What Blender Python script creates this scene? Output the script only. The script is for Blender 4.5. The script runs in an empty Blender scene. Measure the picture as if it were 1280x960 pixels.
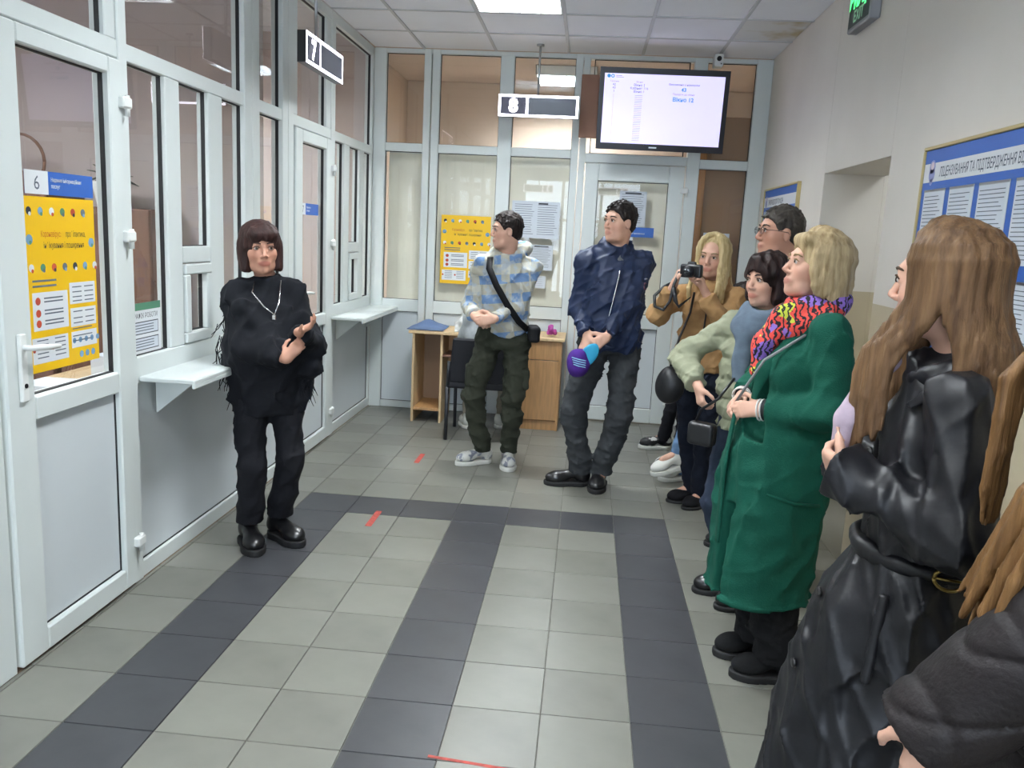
import bpy, bmesh, math, random
import numpy as np
from mathutils import Vector, Matrix
random.seed(7)
RNG = np.random.RandomState(11)
scene = bpy.context.scene
COL = scene.collection

# ---------------------------------------------------------------- camera
cam_d = bpy.data.cameras.new('camera'); cam = bpy.data.objects.new('camera', cam_d); COL.objects.link(cam)
PITCH, YAW, ROLL = -0.180927, -0.0825302, 0.0497467
_f = Vector((math.sin(YAW)*math.cos(PITCH), math.cos(YAW)*math.cos(PITCH), math.sin(PITCH)))
_r = Vector((math.cos(YAW), -math.sin(YAW), 0)); _u = _r.cross(_f)
_R = _r*math.cos(ROLL)+_u*math.sin(ROLL); _U = -_r*math.sin(ROLL)+_u*math.cos(ROLL)
M = Matrix.Identity(4)
for i in range(3):
    M[i][0] = _R[i]; M[i][1] = _U[i]; M[i][2] = -_f[i]
M[0][3], M[1][3], M[2][3] = 1.55893, -4.64807, 1.59133
cam.matrix_world = M
cam_d.sensor_width = 36.0; cam_d.lens = 1032.91/1280*36; cam_d.clip_start = 0.05
scene.camera = cam

# ---------------------------------------------------------------- world, exposure
w = bpy.data.worlds.new('world'); scene.world = w; w.use_nodes = True
w.node_tree.nodes['Background'].inputs[0].default_value = (0.75, 0.85, 1.0, 1)
w.node_tree.nodes['Background'].inputs[1].default_value = 9.0
vs = scene.view_settings
vs.view_transform = 'Standard'; vs.look = 'None'; vs.gamma = 1.0; vs.use_curve_mapping = False
vs.exposure = 0.4
LAMP_POWER = 72.0          # one recessed ceiling luminaire in the hall
OFFICE_POWER = 105.0       # one luminaire in the offices behind the glass
PASSAGE_FILL_POWER = 9.0         # an unseen lamp added to brighten the passage

# ---------------------------------------------------------------- helpers
def lin(c):
    if isinstance(c, str):
        c = [int(c[i:i+2], 16)/255 for i in (0, 2, 4)]
    return tuple((x/12.92 if x <= .04045 else ((x+.055)/1.055)**2.4) for x in c)

MATS = {}
def mat(name, col, rough=.6, metal=0, noise=0, nscale=8, stretch=(1, 1, 1), bump=0, bscale=60, bstretch=None, emit=0, spec=.5, sheen=0, coat=0, attr=None, col2=None, lo=.35, hi=.65):
    if name in MATS: return MATS[name]
    m = bpy.data.materials.new(name); m.use_nodes = True
    nt = m.node_tree; b = nt.nodes['Principled BSDF']; L = nt.links
    c = lin(col)
    b.inputs['Roughness'].default_value = rough; b.inputs['Metallic'].default_value = metal
    b.inputs['Specular IOR Level'].default_value = spec
    if sheen: b.inputs['Sheen Weight'].default_value = sheen
    if coat: b.inputs['Coat Weight'].default_value = coat
    b.inputs['Base Color'].default_value = (*c, 1)
    if emit:
        b.inputs['Emission Color'].default_value = (*c, 1); b.inputs['Emission Strength'].default_value = emit
    tc = None
    def coords(st):
        nonlocal tc
        if tc is None: tc = nt.nodes.new('ShaderNodeTexCoord')
        mp = nt.nodes.new('ShaderNodeMapping'); mp.inputs['Scale'].default_value = st
        L.new(tc.outputs['Object'], mp.inputs[0]); return mp.outputs[0]
    src = None
    if attr:
        a = nt.nodes.new('ShaderNodeAttribute'); a.attribute_name = attr; src = a.outputs['Color']
        L.new(src, b.inputs['Base Color'])
    if noise or col2:
        n = nt.nodes.new('ShaderNodeTexNoise'); n.inputs['Scale'].default_value = nscale; n.inputs['Detail'].default_value = 4
        L.new(coords(stretch), n.inputs['Vector'])
        r = nt.nodes.new('ShaderNodeMapRange'); r.inputs[1].default_value = lo; r.inputs[2].default_value = hi
        L.new(n.outputs[0], r.inputs[0])
        mx = nt.nodes.new('ShaderNodeMix'); mx.data_type = 'RGBA'; L.new(r.outputs[0], mx.inputs[0])
        c2 = lin(col2) if col2 else tuple(x*(1-noise) for x in c)
        mx.inputs[6].default_value = (*c, 1); mx.inputs[7].default_value = (*c2, 1)
        if attr:
            mx.blend_type = 'MULTIPLY'; L.new(src, mx.inputs[6]); mx.inputs[7].default_value = (1-noise, 1-noise*1.1, 1-noise*1.1, 1)
        L.new(mx.outputs[2], b.inputs['Base Color'])
    if bump:
        n2 = nt.nodes.new('ShaderNodeTexNoise'); n2.inputs['Scale'].default_value = bscale; n2.inputs['Detail'].default_value = 3
        L.new(coords(bstretch or (1, 1, 1)), n2.inputs['Vector'])
        bp = nt.nodes.new('ShaderNodeBump'); bp.inputs['Strength'].default_value = bump; bp.inputs['Distance'].default_value = .01
        L.new(n2.outputs[0], bp.inputs['Height']); L.new(bp.outputs[0], b.inputs['Normal'])
    MATS[name] = m
    return m

def glass_mat(name='pane_glass', tint=(.975, .985, .985)):
    if name in MATS: return MATS[name]
    m = bpy.data.materials.new(name); m.use_nodes = True; nt = m.node_tree; nt.nodes.clear()
    o = nt.nodes.new('ShaderNodeOutputMaterial'); mx = nt.nodes.new('ShaderNodeMixShader')
    t = nt.nodes.new('ShaderNodeBsdfTransparent'); t.inputs[0].default_value = (*tint, 1)
    g = nt.nodes.new('ShaderNodeBsdfGlossy'); g.inputs['Roughness'].default_value = .015
    fr = nt.nodes.new('ShaderNodeFresnel'); fr.inputs[0].default_value = 1.55
    ma = nt.nodes.new('ShaderNodeMath'); ma.operation = 'MULTIPLY'; ma.inputs[1].default_value = 1.1; ma.use_clamp = True
    ge = nt.nodes.new('ShaderNodeNewGeometry'); fb = nt.nodes.new('ShaderNodeMath'); fb.operation = 'SUBTRACT'; fb.inputs[0].default_value = 1; nt.links.new(ge.outputs['Backfacing'], fb.inputs[1])
    m3 = nt.nodes.new('ShaderNodeMath'); m3.operation = 'MULTIPLY'; nt.links.new(fr.outputs[0], ma.inputs[0]); nt.links.new(ma.outputs[0], m3.inputs[0]); nt.links.new(fb.outputs[0], m3.inputs[1]); nt.links.new(m3.outputs[0], mx.inputs[0])   # the inner face of a pane adds no second mirror
    nt.links.new(t.outputs[0], mx.inputs[1]); nt.links.new(g.outputs[0], mx.inputs[2]); nt.links.new(mx.outputs[0], o.inputs[0])
    MATS[name] = m
    return m

ORG = {}
def org(p): return ORG[p.name] if p is not None else np.zeros(3)

def link(name, me, parent=None):
    o = bpy.data.objects.new(name, me); COL.objects.link(o)
    if parent is not None: o.parent = parent
    ORG[o.name] = org(parent).copy()
    return o

def empty(name, loc, label=None, cat=None, group=None, kind=None):
    o = bpy.data.objects.new(name, None); COL.objects.link(o); o.location = loc
    o.empty_display_size = .1
    ORG[o.name] = np.array(loc, float)
    return tag(o, label, cat, group, kind)

def tag(o, label=None, cat=None, group=None, kind=None):
    if label: o['label'] = label
    if cat: o['category'] = cat
    if group: o['group'] = group
    if kind: o['kind'] = kind
    return o

def mesh(name, V, F, m, parent=None, smooth=False, loc=None):
    """V in world coordinates; the object origin is the parent's (or loc for a top-level thing)."""
    V = np.asarray(V, float); base = org(parent) if loc is None else np.array(loc, float)
    me = bpy.data.meshes.new(name); V = V-base
    if isinstance(F, np.ndarray):
        n = F.shape[1]
        me.vertices.add(len(V)); me.vertices.foreach_set('co', V.astype(np.float32).ravel())
        me.loops.add(F.size); me.loops.foreach_set('vertex_index', F.astype(np.int32).ravel())
        me.polygons.add(len(F)); me.polygons.foreach_set('loop_start', np.arange(0, F.size, n, dtype=np.int32))
        me.update(calc_edges=True); me.validate()
    else:
        me.from_pydata(V.tolist(), [], F); me.update()
    if smooth: me.polygons.foreach_set('use_smooth', [True]*len(me.polygons))
    if m is not None: me.materials.append(m)
    o = link(name, me, parent)
    if parent is None:
        o.location = base; ORG[o.name] = base
    return o

def rbox_geo(lo, hi, b=.004):
    """box with chamfered edges: 24 vertices, 26 faces"""
    lo = np.array(lo, float); hi = np.array(hi, float); c = (lo+hi)/2; h = (hi-lo)/2
    b = min(b, h.min()*.45)
    V = []; idx = {}
    for s in [(x, y, z) for x in (-1, 1) for y in (-1, 1) for z in (-1, 1)]:
        for a in range(3):
            v = np.array(s)*(h-b); v[a] = s[a]*h[a]; idx[(s, a)] = len(V); V.append(c+v)
    F = []
    def add(q, n):
        p = [np.array(V[i]) for i in q]; nn = np.cross(p[1]-p[0], p[2]-p[0])
        F.append(list(q) if nn@n > 0 else list(q)[::-1])
    for a in range(3):
        u, w_ = [k for k in range(3) if k != a]
        for sa in (-1, 1):
            q = []
            for su, sw in ((-1, -1), (1, -1), (1, 1), (-1, 1)):
                s = [0]*3; s[a] = sa; s[u] = su; s[w_] = sw; q.append(idx[(tuple(s), a)])
            n = np.zeros(3); n[a] = sa; add(q, n)
    for a in range(3):
        u, w_ = [k for k in range(3) if k != a]
        for su in (-1, 1):
            for sw in (-1, 1):
                s1 = [0]*3; s1[u] = su; s1[w_] = sw; s2 = s1[:]; s1[a] = -1; s2[a] = 1
                n = np.zeros(3); n[u] = su; n[w_] = sw
                add([idx[(tuple(s1), u)], idx[(tuple(s2), u)], idx[(tuple(s2), w_)], idx[(tuple(s1), w_)]], n)
    for s in [(x, y, z) for x in (-1, 1) for y in (-1, 1) for z in (-1, 1)]:
        add([idx[(s, 0)], idx[(s, 1)], idx[(s, 2)]], np.array(s, float))
    return V, F

def box(name, lo, hi, m, parent=None, b=.004, loc=None):
    V, F = rbox_geo(np.minimum(lo, hi), np.maximum(lo, hi), b)
    return mesh(name, V, F, m, parent, loc=loc)

def multi(name, geos, m, parent=None, smooth=False, loc=None):
    V = []; F = []
    for v, f in geos:
        o = len(V); V += [tuple(x) for x in v]; F += [[i+o for i in q] for q in f]
    return mesh(name, V, F, m, parent, smooth, loc)

def tube_geo(pts, r, n=8, cap=True):
    pts = [np.array(p, float) for p in pts]; rr = r if hasattr(r, '__len__') else [r]*len(pts)
    V = []; F = []; prev = None
    for i, p in enumerate(pts):
        d = pts[min(i+1, len(pts)-1)]-pts[max(i-1, 0)]; d = d/(np.linalg.norm(d)+1e-9)
        if prev is None:
            a = np.cross(d, (0, 0, 1) if abs(d[2]) < .9 else (1, 0, 0))
        else:
            a = prev-d*(prev@d)
        a = a/(np.linalg.norm(a)+1e-9); prev = a; b_ = np.cross(d, a)
        for k in range(n):
            t = 2*math.pi*k/n; V.append(p+(a*math.cos(t)+b_*math.sin(t))*rr[i])
    for i in range(len(pts)-1):
        for k in range(n):
            k2 = (k+1) % n; F.append([i*n+k, i*n+k2, (i+1)*n+k2, (i+1)*n+k])
    if cap:
        F.append(list(range(n))[::-1]); F.append([(len(pts)-1)*n+k for k in range(n)])
    return V, F

def tube(name, pts, r, m, parent=None, n=8, loc=None):
    V, F = tube_geo(pts, r, n); return mesh(name, V, F, m, parent, True, loc)

def disc_geo(c, nrm, r, th, n=20):
    c = np.array(c, float); nrm = np.array(nrm, float); nrm /= np.linalg.norm(nrm)
    return tube_geo([c-nrm*th/2, c+nrm*th/2], r, n)

def quad_geo(o, u, v, w_, h):
    o = np.array(o, float); u = np.array(u, float); v = np.array(v, float)
    return [o, o+u*w_, o+u*w_+v*h, o+v*h], [[0, 1, 2, 3]]

def text_geo(s, size, o, u, v, align='LEFT', bold=0.0):
    """text outlines as flat mesh geometry in plane (u right, v up), origin o"""
    cu = bpy.data.curves.new('text', 'FONT'); cu.body = s; cu.size = size; cu.align_x = align; cu.resolution_u = 2
    cu.offset = bold
    ob = bpy.data.objects.new('text', cu); COL.objects.link(ob)
    dg = bpy.context.evaluated_depsgraph_get(); me = bpy.data.meshes.new_from_object(ob.evaluated_get(dg))
    o = np.array(o, float); u = np.array(u, float); v = np.array(v, float)
    V = [o+u*x.co.x+v*x.co.y for x in me.vertices]; F = [list(p.vertices) for p in me.polygons]
    bpy.data.objects.remove(ob); bpy.data.curves.remove(cu); bpy.data.meshes.remove(me)
    return V, F
# ================================================================ materials of the room
PVC = mat('white_pvc', 'd3dad8', .35, noise=.04, nscale=3, spec=.4)
PANEL = mat('white_panel', 'ced5d8', .38, noise=.04, nscale=2, spec=.4)
GASK = mat('black_gasket', '17181a', .6)
GLASS = glass_mat()
GLASS_FAR = glass_mat('pane_glass_clear', (.95, .95, .95))
METAL = mat('brushed_metal', 'a9adb0', .3, metal=1)
DARKP = mat('dark_plastic', '15161a', .35)
WHITEP = mat('white_plastic', 'dfe2df', .4)
PAPER = mat('paper', 'cdd4dc', .7, noise=.05, nscale=6)
INK = mat('printed_ink', '5d6570', .8)
INKD = mat('dark_ink', '2b2f38', .8)
WOOD = mat('light_wood', 'b98d5c', .5, noise=.25, nscale=5, stretch=(12, 12, 1), bump=.05)
WOODE = mat('wood_edge', 'd2b68c', .55, noise=.15, nscale=6, stretch=(8, 8, 1))

XL, XR, YB, YF, ZC = -.32, 2.948, 2.5, -9.6, 3.056

# ================================================================ floor
T = .3
GROUT = mat('grout', '77766e', .9, noise=.3, nscale=20)
TILE_L = mat('light_floor_tile', '7a7a72', .32, noise=.12, nscale=4, bump=.02, bscale=30, spec=.45)
TILE_L2 = mat('light_floor_tile_worn', '74746c', .34, noise=.14, nscale=5, bump=.02, bscale=30, spec=.45)
TILE_D = mat('dark_floor_tile', '434447', .35, noise=.18, nscale=5, bump=.02, bscale=30, spec=.4)
floor = tag(mesh('floor', [(-3.3, YF-.1, -.006), (4.4, YF-.1, -.006), (4.4, 5.2, -.006), (-3.3, 5.2, -.006), (-3.3, YF-.1, -.1), (4.4, YF-.1, -.1), (4.4, 5.2, -.1), (-3.3, 5.2, -.1)],
        [[0, 1, 2, 3], [7, 6, 5, 4], [0, 4, 5, 1], [1, 5, 6, 2], [2, 6, 7, 3], [3, 7, 4, 0]], GROUT), 'grey grout bed under the tiled hall floor', 'floor', kind='structure')
tmesh = {}
def tile(i, j):
    x0, x1 = max(i*T, XL), min((i+1)*T, XR); y0, y1 = -(j+1)*T, min(-j*T, YB)
    if x1-x0 < .01 or y1-y0 < .01: return
    dark = (j >= 0 and i in (0, 3, 6)) or (j == 0 and 0 <= i <= 6)
    m = TILE_D if dark else (TILE_L, TILE_L2)[(i*7+j*3) % 2]
    key = (round(x1-x0, 3), round(y1-y0, 3), m.name)
    if key not in tmesh:
        V, F = rbox_geo((0, 0, -.012), (x1-x0, y1-y0, 0), .003); g = .0018
        V = [(min(max(v[0], g), x1-x0-g), min(max(v[1], g), y1-y0-g), v[2]) for v in V]
        me = bpy.data.meshes.new('floor_tile'); me.from_pydata(V, [], F); me.materials.append(m); tmesh[key] = me
    o = bpy.data.objects.new('floor_tile', tmesh[key]); COL.objects.link(o); o.parent = floor
    o.location = (x0, y0, random.uniform(-.0006, 0))
for i in range(-2, 10):
    for j in range(-9, 12): tile(i, j)
# the rest of the hall floor, behind the camera: same tiles joined
geos = {TILE_L.name: [], TILE_D.name: []}
for i in range(-2, 10):
    for j in range(12, 32):
        x0, x1 = max(i*T, XL), min((i+1)*T, XR)
        if x1-x0 > .01:
            geos[TILE_D.name if i in (0, 3, 6) else TILE_L.name].append(rbox_geo((x0+.0018, -(j+1)*T+.0018, -.012), (x1-.0018, -j*T-.0018, 0), .003))
for k, g in geos.items(): tag(multi('floor_tile_field', g, MATS[k], floor), kind='stuff')
tag(box('floor_passage', (XR, -.49, -.012), (4.3, .63, 0), TILE_L, floor))
tag(box('floor_office', (-3.2, YF, -.012), (XL, 5.0, -.001), mat('office_floor', '7d6a58', .5), floor))
TAPE = mat('red_floor_tape', 'b4473c', .6, noise=.4, nscale=40)
for (x0, y0, x1, y1, wd, lb) in ((.475, .78, .475, 1.02, .035, 'worn red tape mark on grey tiles in front of the chair'), (.475, -.49, .475, -.24, .035, 'worn red tape mark on light tile inside the dark tile border'),
                             (1.17, -2.385, 1.42, -2.41, .012, 'thin red line drawn along a tile joint')):
    d = np.array((x1-x0, y1-y0)); d /= np.linalg.norm(d); n = np.array((-d[1], d[0]))*wd/2
    P_ = [(x0+n[0], y0+n[1]), (x0-n[0], y0-n[1]), (x1-n[0], y1-n[1]), (x1+n[0], y1+n[1])]
    V = [(a, b_, .0004) for a, b_ in P_]+[(a, b_, .0012) for a, b_ in P_]
    F = [[4, 5, 6, 7], [0, 3, 2, 1], [0, 1, 5, 4], [1, 2, 6, 5], [2, 3, 7, 6], [3, 0, 4, 7]]
    tag(mesh('tape_mark', V, F, TAPE, loc=(x0, y0, 0)), lb, 'tape')

# ================================================================ ceiling
CT = mat('ceiling_tile', 'e9ebf1', .85, noise=.03, nscale=3, bump=.06, bscale=180)
CT2 = mat('stained_ceiling_tile', 'd2d2cf', .85, col2='b3a684', nscale=2.2, lo=.52, hi=.62)
TB = mat('ceiling_grid_bar', 'b9bcc0', .5)
ceil = tag(box('ceiling', (XL-.1, YF, 3.2), (XR+.1, YB+.1, 3.28), mat('concrete_slab', '9a9a98', .9)), 'suspended ceiling of white mineral panels', 'ceiling', kind='structure')
cx = [XL, .1, .7, 1.3, 1.9, 2.5, XR]; cy = [YB-.6*k for k in range(0, 21)]+[YF]
LUM = [(.7, .7), (.7, -1.7), (.7, -4.1), (.7, -6.5), (.7, -8.9)]
for i in range(6):
    for j in range(21):
        x0, x1, y1, y0 = cx[i], cx[i+1], cy[j], cy[j+1]
        if any(abs(x0-a) < .02 and abs(y0-b_) < .02 for a, b_ in LUM): continue
        if y1-y0 < .05: continue
        box('ceiling_panel', (x0+.002, y0+.002, ZC+.004+random.uniform(0, .002)), (x1-.002, y1-.002, ZC+.02), CT2 if (i, j) == (5, 1) else CT, ceil, .003)
for x in cx[1:-1]: box('grid_bar', (x-.012, YF, ZC-.002), (x+.012, YB, ZC+.03), TB, ceil, .002)
for y in cy[1:-1]: box('grid_bar', (XL, y-.012, ZC-.0015), (XR, y+.012, ZC+.03), TB, ceil, .002)

EMIT = mat('lamp_tube_glow', 'f4f8ff', .5, emit=6)
LOUV = mat('louver_aluminium', 'c9ced2', .25, metal=.7)
def luminaire(x0, y0, z, label, power, group='recessed louvre lights'):
    r = empty('ceiling_luminaire', (x0+.3, y0+.3, z), label, 'ceiling light', group)
    g = [rbox_geo((x0+.012, y0+.012, z+.085), (x0+.588, y0+.588, z+.09))]
    for a in ((.012, .02, .012, .588), (.58, .588, .012, .588), (.012, .588, .012, .02), (.012, .588, .58, .588)):
        g.append(rbox_geo((x0+a[0], y0+a[2], z), (x0+a[1], y0+a[3], z+.09), .001))
    multi('housing', g, WHITEP, r)
    for k in range(4):
        tube('lamp_tube', [(x0+.09+k*.14, y0+.03, z+.068), (x0+.09+k*.14, y0+.57, z+.068)], .013, EMIT, r)
    for k in range(5):
        box('louver_rail', (x0+.02+k*.14-.004, y0+.02, z+.001), (x0+.02+k*.14+.004, y0+.58, z+.045), LOUV, r, .001)
    for k in range(7):
        box('louver_blade', (x0+.02, y0+.06+k*.08-.003, z+.002), (x0+.58, y0+.06+k*.08+.003, z+.03), LOUV, r, .001)
    l = bpy.data.lights.new('luminaire_light', 'AREA'); l.shape = 'RECTANGLE'; l.size = .54; l.size_y = .54; l.energy = power; l.color = (.93, .97, 1.0)
    o = bpy.data.objects.new('luminaire_light', l); COL.objects.link(o); o.parent = r; o.location = (0, 0, .052)
    return r
luminaire(.7, .7, ZC, 'square louvred light recessed in the ceiling near the glazed end wall', LAMP_POWER)
luminaire(.7, -1.7, ZC, 'square louvred light recessed in the ceiling above the counter of window six', LAMP_POWER)
luminaire(.7, -4.1, ZC, 'square louvred light recessed in the middle of the hall ceiling', LAMP_POWER)
luminaire(.7, -6.5, ZC, 'square louvred light recessed in the ceiling second from the added daylight window', LAMP_POWER)
luminaire(.7, -8.9, ZC, 'square louvred light recessed in the ceiling next to the added daylight window', LAMP_POWER)

# ================================================================ plain walls
def paint(name, up, low, zsplit):
    m = bpy.data.materials.new(name); m.use_nodes = True; nt = m.node_tree; b = nt.nodes['Principled BSDF']; L = nt.links
    b.inputs['Roughness'].default_value = .6
    g = nt.nodes.new('ShaderNodeNewGeometry'); s = nt.nodes.new('ShaderNodeSeparateXYZ'); L.new(g.outputs['Position'], s.inputs[0])
    n = nt.nodes.new('ShaderNodeTexNoise'); n.inputs['Scale'].default_value = 2.5; n.inputs['Detail'].default_value = 5; L.new(g.outputs['Position'], n.inputs['Vector'])
    c = nt.nodes.new('ShaderNodeMath'); c.operation = 'GREATER_THAN'; c.inputs[1].default_value = zsplit; L.new(s.outputs[2], c.inputs[0])
    mx = nt.nodes.new('ShaderNodeMix'); mx.data_type = 'RGBA'; L.new(c.outputs[0], mx.inputs[0])
    mx.inputs[6].default_value = (*lin(low), 1); mx.inputs[7].default_value = (*lin(up), 1)
    m2 = nt.nodes.new('ShaderNodeMix'); m2.data_type = 'RGBA'; m2.blend_type = 'MULTIPLY'; r = nt.nodes.new('ShaderNodeMapRange')
    r.inputs[1].default_value = .3; r.inputs[2].default_value = .7; r.inputs[3].default_value = 0; r.inputs[4].default_value = 1; L.new(n.outputs[0], r.inputs[0])
    L.new(r.outputs[0], m2.inputs[0]); L.new(mx.outputs[2], m2.inputs[6]); m2.inputs[7].default_value = (.94, .94, .93, 1); L.new(m2.outputs[2], b.inputs['Base Color'])
    n2 = nt.nodes.new('ShaderNodeTexNoise'); n2.inputs['Scale'].default_value = 90; L.new(g.outputs['Position'], n2.inputs['Vector'])
    bp = nt.nodes.new('ShaderNodeBump'); bp.inputs['Strength'].default_value = .04; bp.inputs['Distance'].default_value = .01; L.new(n2.outputs[0], bp.inputs['Height']); L.new(bp.outputs[0], b.inputs['Normal'])
    return m
WALLP = paint('cream_and_beige_wall_paint', 'dcd7cf', 'bdb196', 1.34)
g = [rbox_geo((XR, YF, 0), (XR+.35, -.49, ZC+.1), .002), rbox_geo((XR, .63, 0), (XR+.35, YB+.1, ZC+.1), .002), rbox_geo((XR, -.49, 2.033), (XR+.35, .63, ZC+.1), .002)]
wr = tag(multi('wall_right', g, WALLP), 'cream wall with beige lower half and a doorless opening', 'wall', kind='structure')
g = [rbox_geo((XR+.35, .63, 0), (4.4, .75, 2.6), .002), rbox_geo((XR+.35, -.61, 0), (4.4, -.49, 2.6), .002), rbox_geo((4.3, -.49, 0), (4.4, .63, 2.6), .002), rbox_geo((XR+.35, -.49, 2.5), (4.4, .63, 2.6), .002)]
tag(multi('wall_passage', g, WALLP), 'beige walls of the passage behind the opening', 'wall', kind='structure')
WX0, WX1, WZ0, WZ1 = 0.0, 2.7, .1, 2.85
g = [rbox_geo((XL-.1, YF-.1, 0), (WX0, YF, ZC+.1), .002), rbox_geo((WX1, YF-.1, 0), (XR+.35, YF, ZC+.1), .002), rbox_geo((WX0, YF-.1, WZ1), (WX1, YF, ZC+.1), .002), rbox_geo((WX0, YF-.1, 0), (WX1, YF, WZ0), .002)]
tag(multi('wall_front', g, WALLP), 'cream wall with a wide window added for daylight at the entrance end of the hall', 'wall', kind='structure')
wn = empty('added_window', ((WX0+WX1)/2, YF, WZ0), 'wide white framed window added for daylight at the entrance end of the hall', 'window', kind='structure')  # unseen window, added to let sky light into the hall
for k in range(4):
    x = WX0+(WX1-WX0-.06)*k/3; box('frame_post', (x, YF-.08, WZ0), (x+.06, YF-.02, WZ1), PVC, wn)
for z in (WZ0, 1.9, WZ1-.06): box('frame_rail', (WX0, YF-.079, z), (WX1, YF-.021, z+.06), PVC, wn)
for k in range(3):
    x = WX0+(WX1-WX0-.06)*k/3+.06; box('glass_pane', (x, YF-.053, WZ0+.06), (x+(WX1-WX0-.06)/3-.06, YF-.047, 1.9), GLASS, wn, .001); box('glass_pane', (x, YF-.053, 1.96), (x+(WX1-WX0-.06)/3-.06, YF-.047, WZ1-.06), GLASS, wn, .001)
pl = bpy.data.lights.new('added_window_portal', 'AREA'); pl.shape = 'RECTANGLE'; pl.size = WX1-WX0; pl.size_y = WZ1-WZ0; pl.cycles.is_portal = True
po = bpy.data.objects.new('added_window_portal', pl); COL.objects.link(po); po.location = ((WX0+WX1)/2, YF-.12, (WZ0+WZ1)/2); po.rotation_euler = (math.radians(90), 0, 0)

# ================================================================ glazed partitions
class Wall:
    def __init__(s, root, fn, nrm): s.root = root; s.fn = fn; s.n = nrm
    def box(s, name, a0, a1, z0, z1, d0=0, d1=.07, m=None, parent=None, b=.004):
        p, q_ = np.array(s.fn(a0, d0, z0)), np.array(s.fn(a1, d1, z1))
        return box(name, np.minimum(p, q_), np.maximum(p, q_), m or PVC, parent or s.root, b)
    def ring(s, a0, a1, z0, z1, wd, d0, d1, b=.001):
        out = []
        for (p0, p1, q0, q1) in ((a0, a1, z0, z0+wd), (a0, a1, z1-wd, z1), (a0, a0+wd, z0+wd, z1-wd), (a1-wd, a1, z0+wd, z1-wd)):
            p, q_ = np.array(s.fn(p0, d0, q0)), np.array(s.fn(p1, d1, q1)); out.append(rbox_geo(np.minimum(p, q_), np.maximum(p, q_), b))
        return out
    def pane(s, a0, a1, z0, z1, parent=None, m=None, name='glass_pane', d=.034):
        p = s.box(name, a0-.004, a1+.004, z0-.004, z1+.004, d, d+.006, m or GLASS, parent, .001)
        multi('gasket', s.ring(a0-.004, a1+.004, z0-.004, z1+.004, .008, d-.010, d+.009), GASK, p)
        return p
    def panel(s, a0, a1, z0, z1, parent=None, d=.022):
        p = s.box('panel', a0-.004, a1+.004, z0-.004, z1+.004, d, d+.02, PANEL, parent, .001)
        multi('gasket', s.ring(a0-.004, a1+.004, z0-.004, z1+.004, .008, d-.006, d+.02), GASK, p)
        return p
    def sash(s, a0, a1, z0, z1, parent=None):
        p = multi('sash_frame', s.ring(a0, a1, z0, z1, .05, -.008, .05, .006), PVC, parent or s.root)
        s.pane(a0+.05, a1-.05, z0+.05, z1-.05, p)
        return p

wl = empty('wall_left', (XL, 0, 0), 'white framed glazed partition with office windows along one side of the hall', 'wall', kind='structure')
WL = Wall(wl, lambda a, d, z: (XL-d, a, z), (1, 0, 0))
wb = empty('wall_back', (1.3, YB, 0), 'white framed glazed partition across the end of the hall', 'wall', kind='structure')
WB = Wall(wb, lambda a, d, z: (a, YB+d, z), (0, -1, 0))

# left partition
for a0, a1 in ((-2.275, -2.165), (-1.4, -1.335), (-.185, -.085), (-.08, .02), (.375, .465), (.47, .56), (1.33, 1.42), (2.465, 2.5)):
    WL.box('post', a0, a1, 0, ZC, -.004 if a1-a0 > .05 else 0, .07)
WL.box('top_rail', YF, 2.5, 2.985, ZC, 0, .07)
WL.box('mid_rail', -2.165, 2.465, 2.187, 2.255, .002, .068)
for a0, a1 in ((-2.0, -1.474), (-1.335, -.185), (.02, .375), (.65, 1.24), (1.42, 2.465)): WL.pane(a0, a1, 2.255, 2.985)
for a0, a1 in ((-2.165, -2.0), (-1.474, -1.4), (.56, .65), (1.24, 1.33)): WL.box('transom_stile', a0, a1, 2.255, 2.985, .004, .066)
def ticket_window(e):
    """lower part of a service window: three lights, a small opening sash, sill rail, panel"""
    WL.box('mullion', e[1], e[2], .99, 2.187, .004, .066); WL.box('mullion', e[3], e[4], .99, 2.187, .004, .066)
    WL.pane(e[0], e[1], .99, 2.187); WL.pane(e[2], e[3], 1.452, 2.187); WL.pane(e[4], e[5], .99, 2.187)
    WL.box('cross_rail', e[2], e[3], 1.375, 1.452, .004, .066)
    WL.sash(e[2]+.008, e[3]-.008, .995, 1.37)
    WL.box('sill_rail', e[0], e[5], .875, .99, .002, .068)
    WL.panel(e[0], e[5], .075, .875)
    WL.box('base_rail', e[0], e[5], 0, .075, .002, .068)
ticket_window((-1.335, -1.025, -.895, -.605, -.45, -.185))
ticket_window((1.42, 1.68, 1.82, 2.11, 2.24, 2.465))
WL.pane(.02, .375, .99, 2.187); WL.box('sill_rail', .02, .375, .875, .99, .002, .068); WL.panel(.02, .375, .075, .875); WL.box('base_rail', .02, .375, 0, .075, .002, .068)
# further windows of the same partition behind the viewpoint
for k in range(5):
    a1 = -2.275-k*1.465; a0 = a1-1.465
    WL.box('post', a0, a0+.1, 0, ZC); WL.pane(a0+.1, a1, .99, 2.187); WL.pane(a0+.1, a1, 2.255, 2.985); WL.box('mid_rail', a0+.1, a1, 2.187, 2.255)
    WL.box('sill_rail', a0+.1, a1, .875, .99); WL.panel(a0+.1, a1, .075, .875); WL.box('base_rail', a0+.1, a1, 0, .075)

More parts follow.
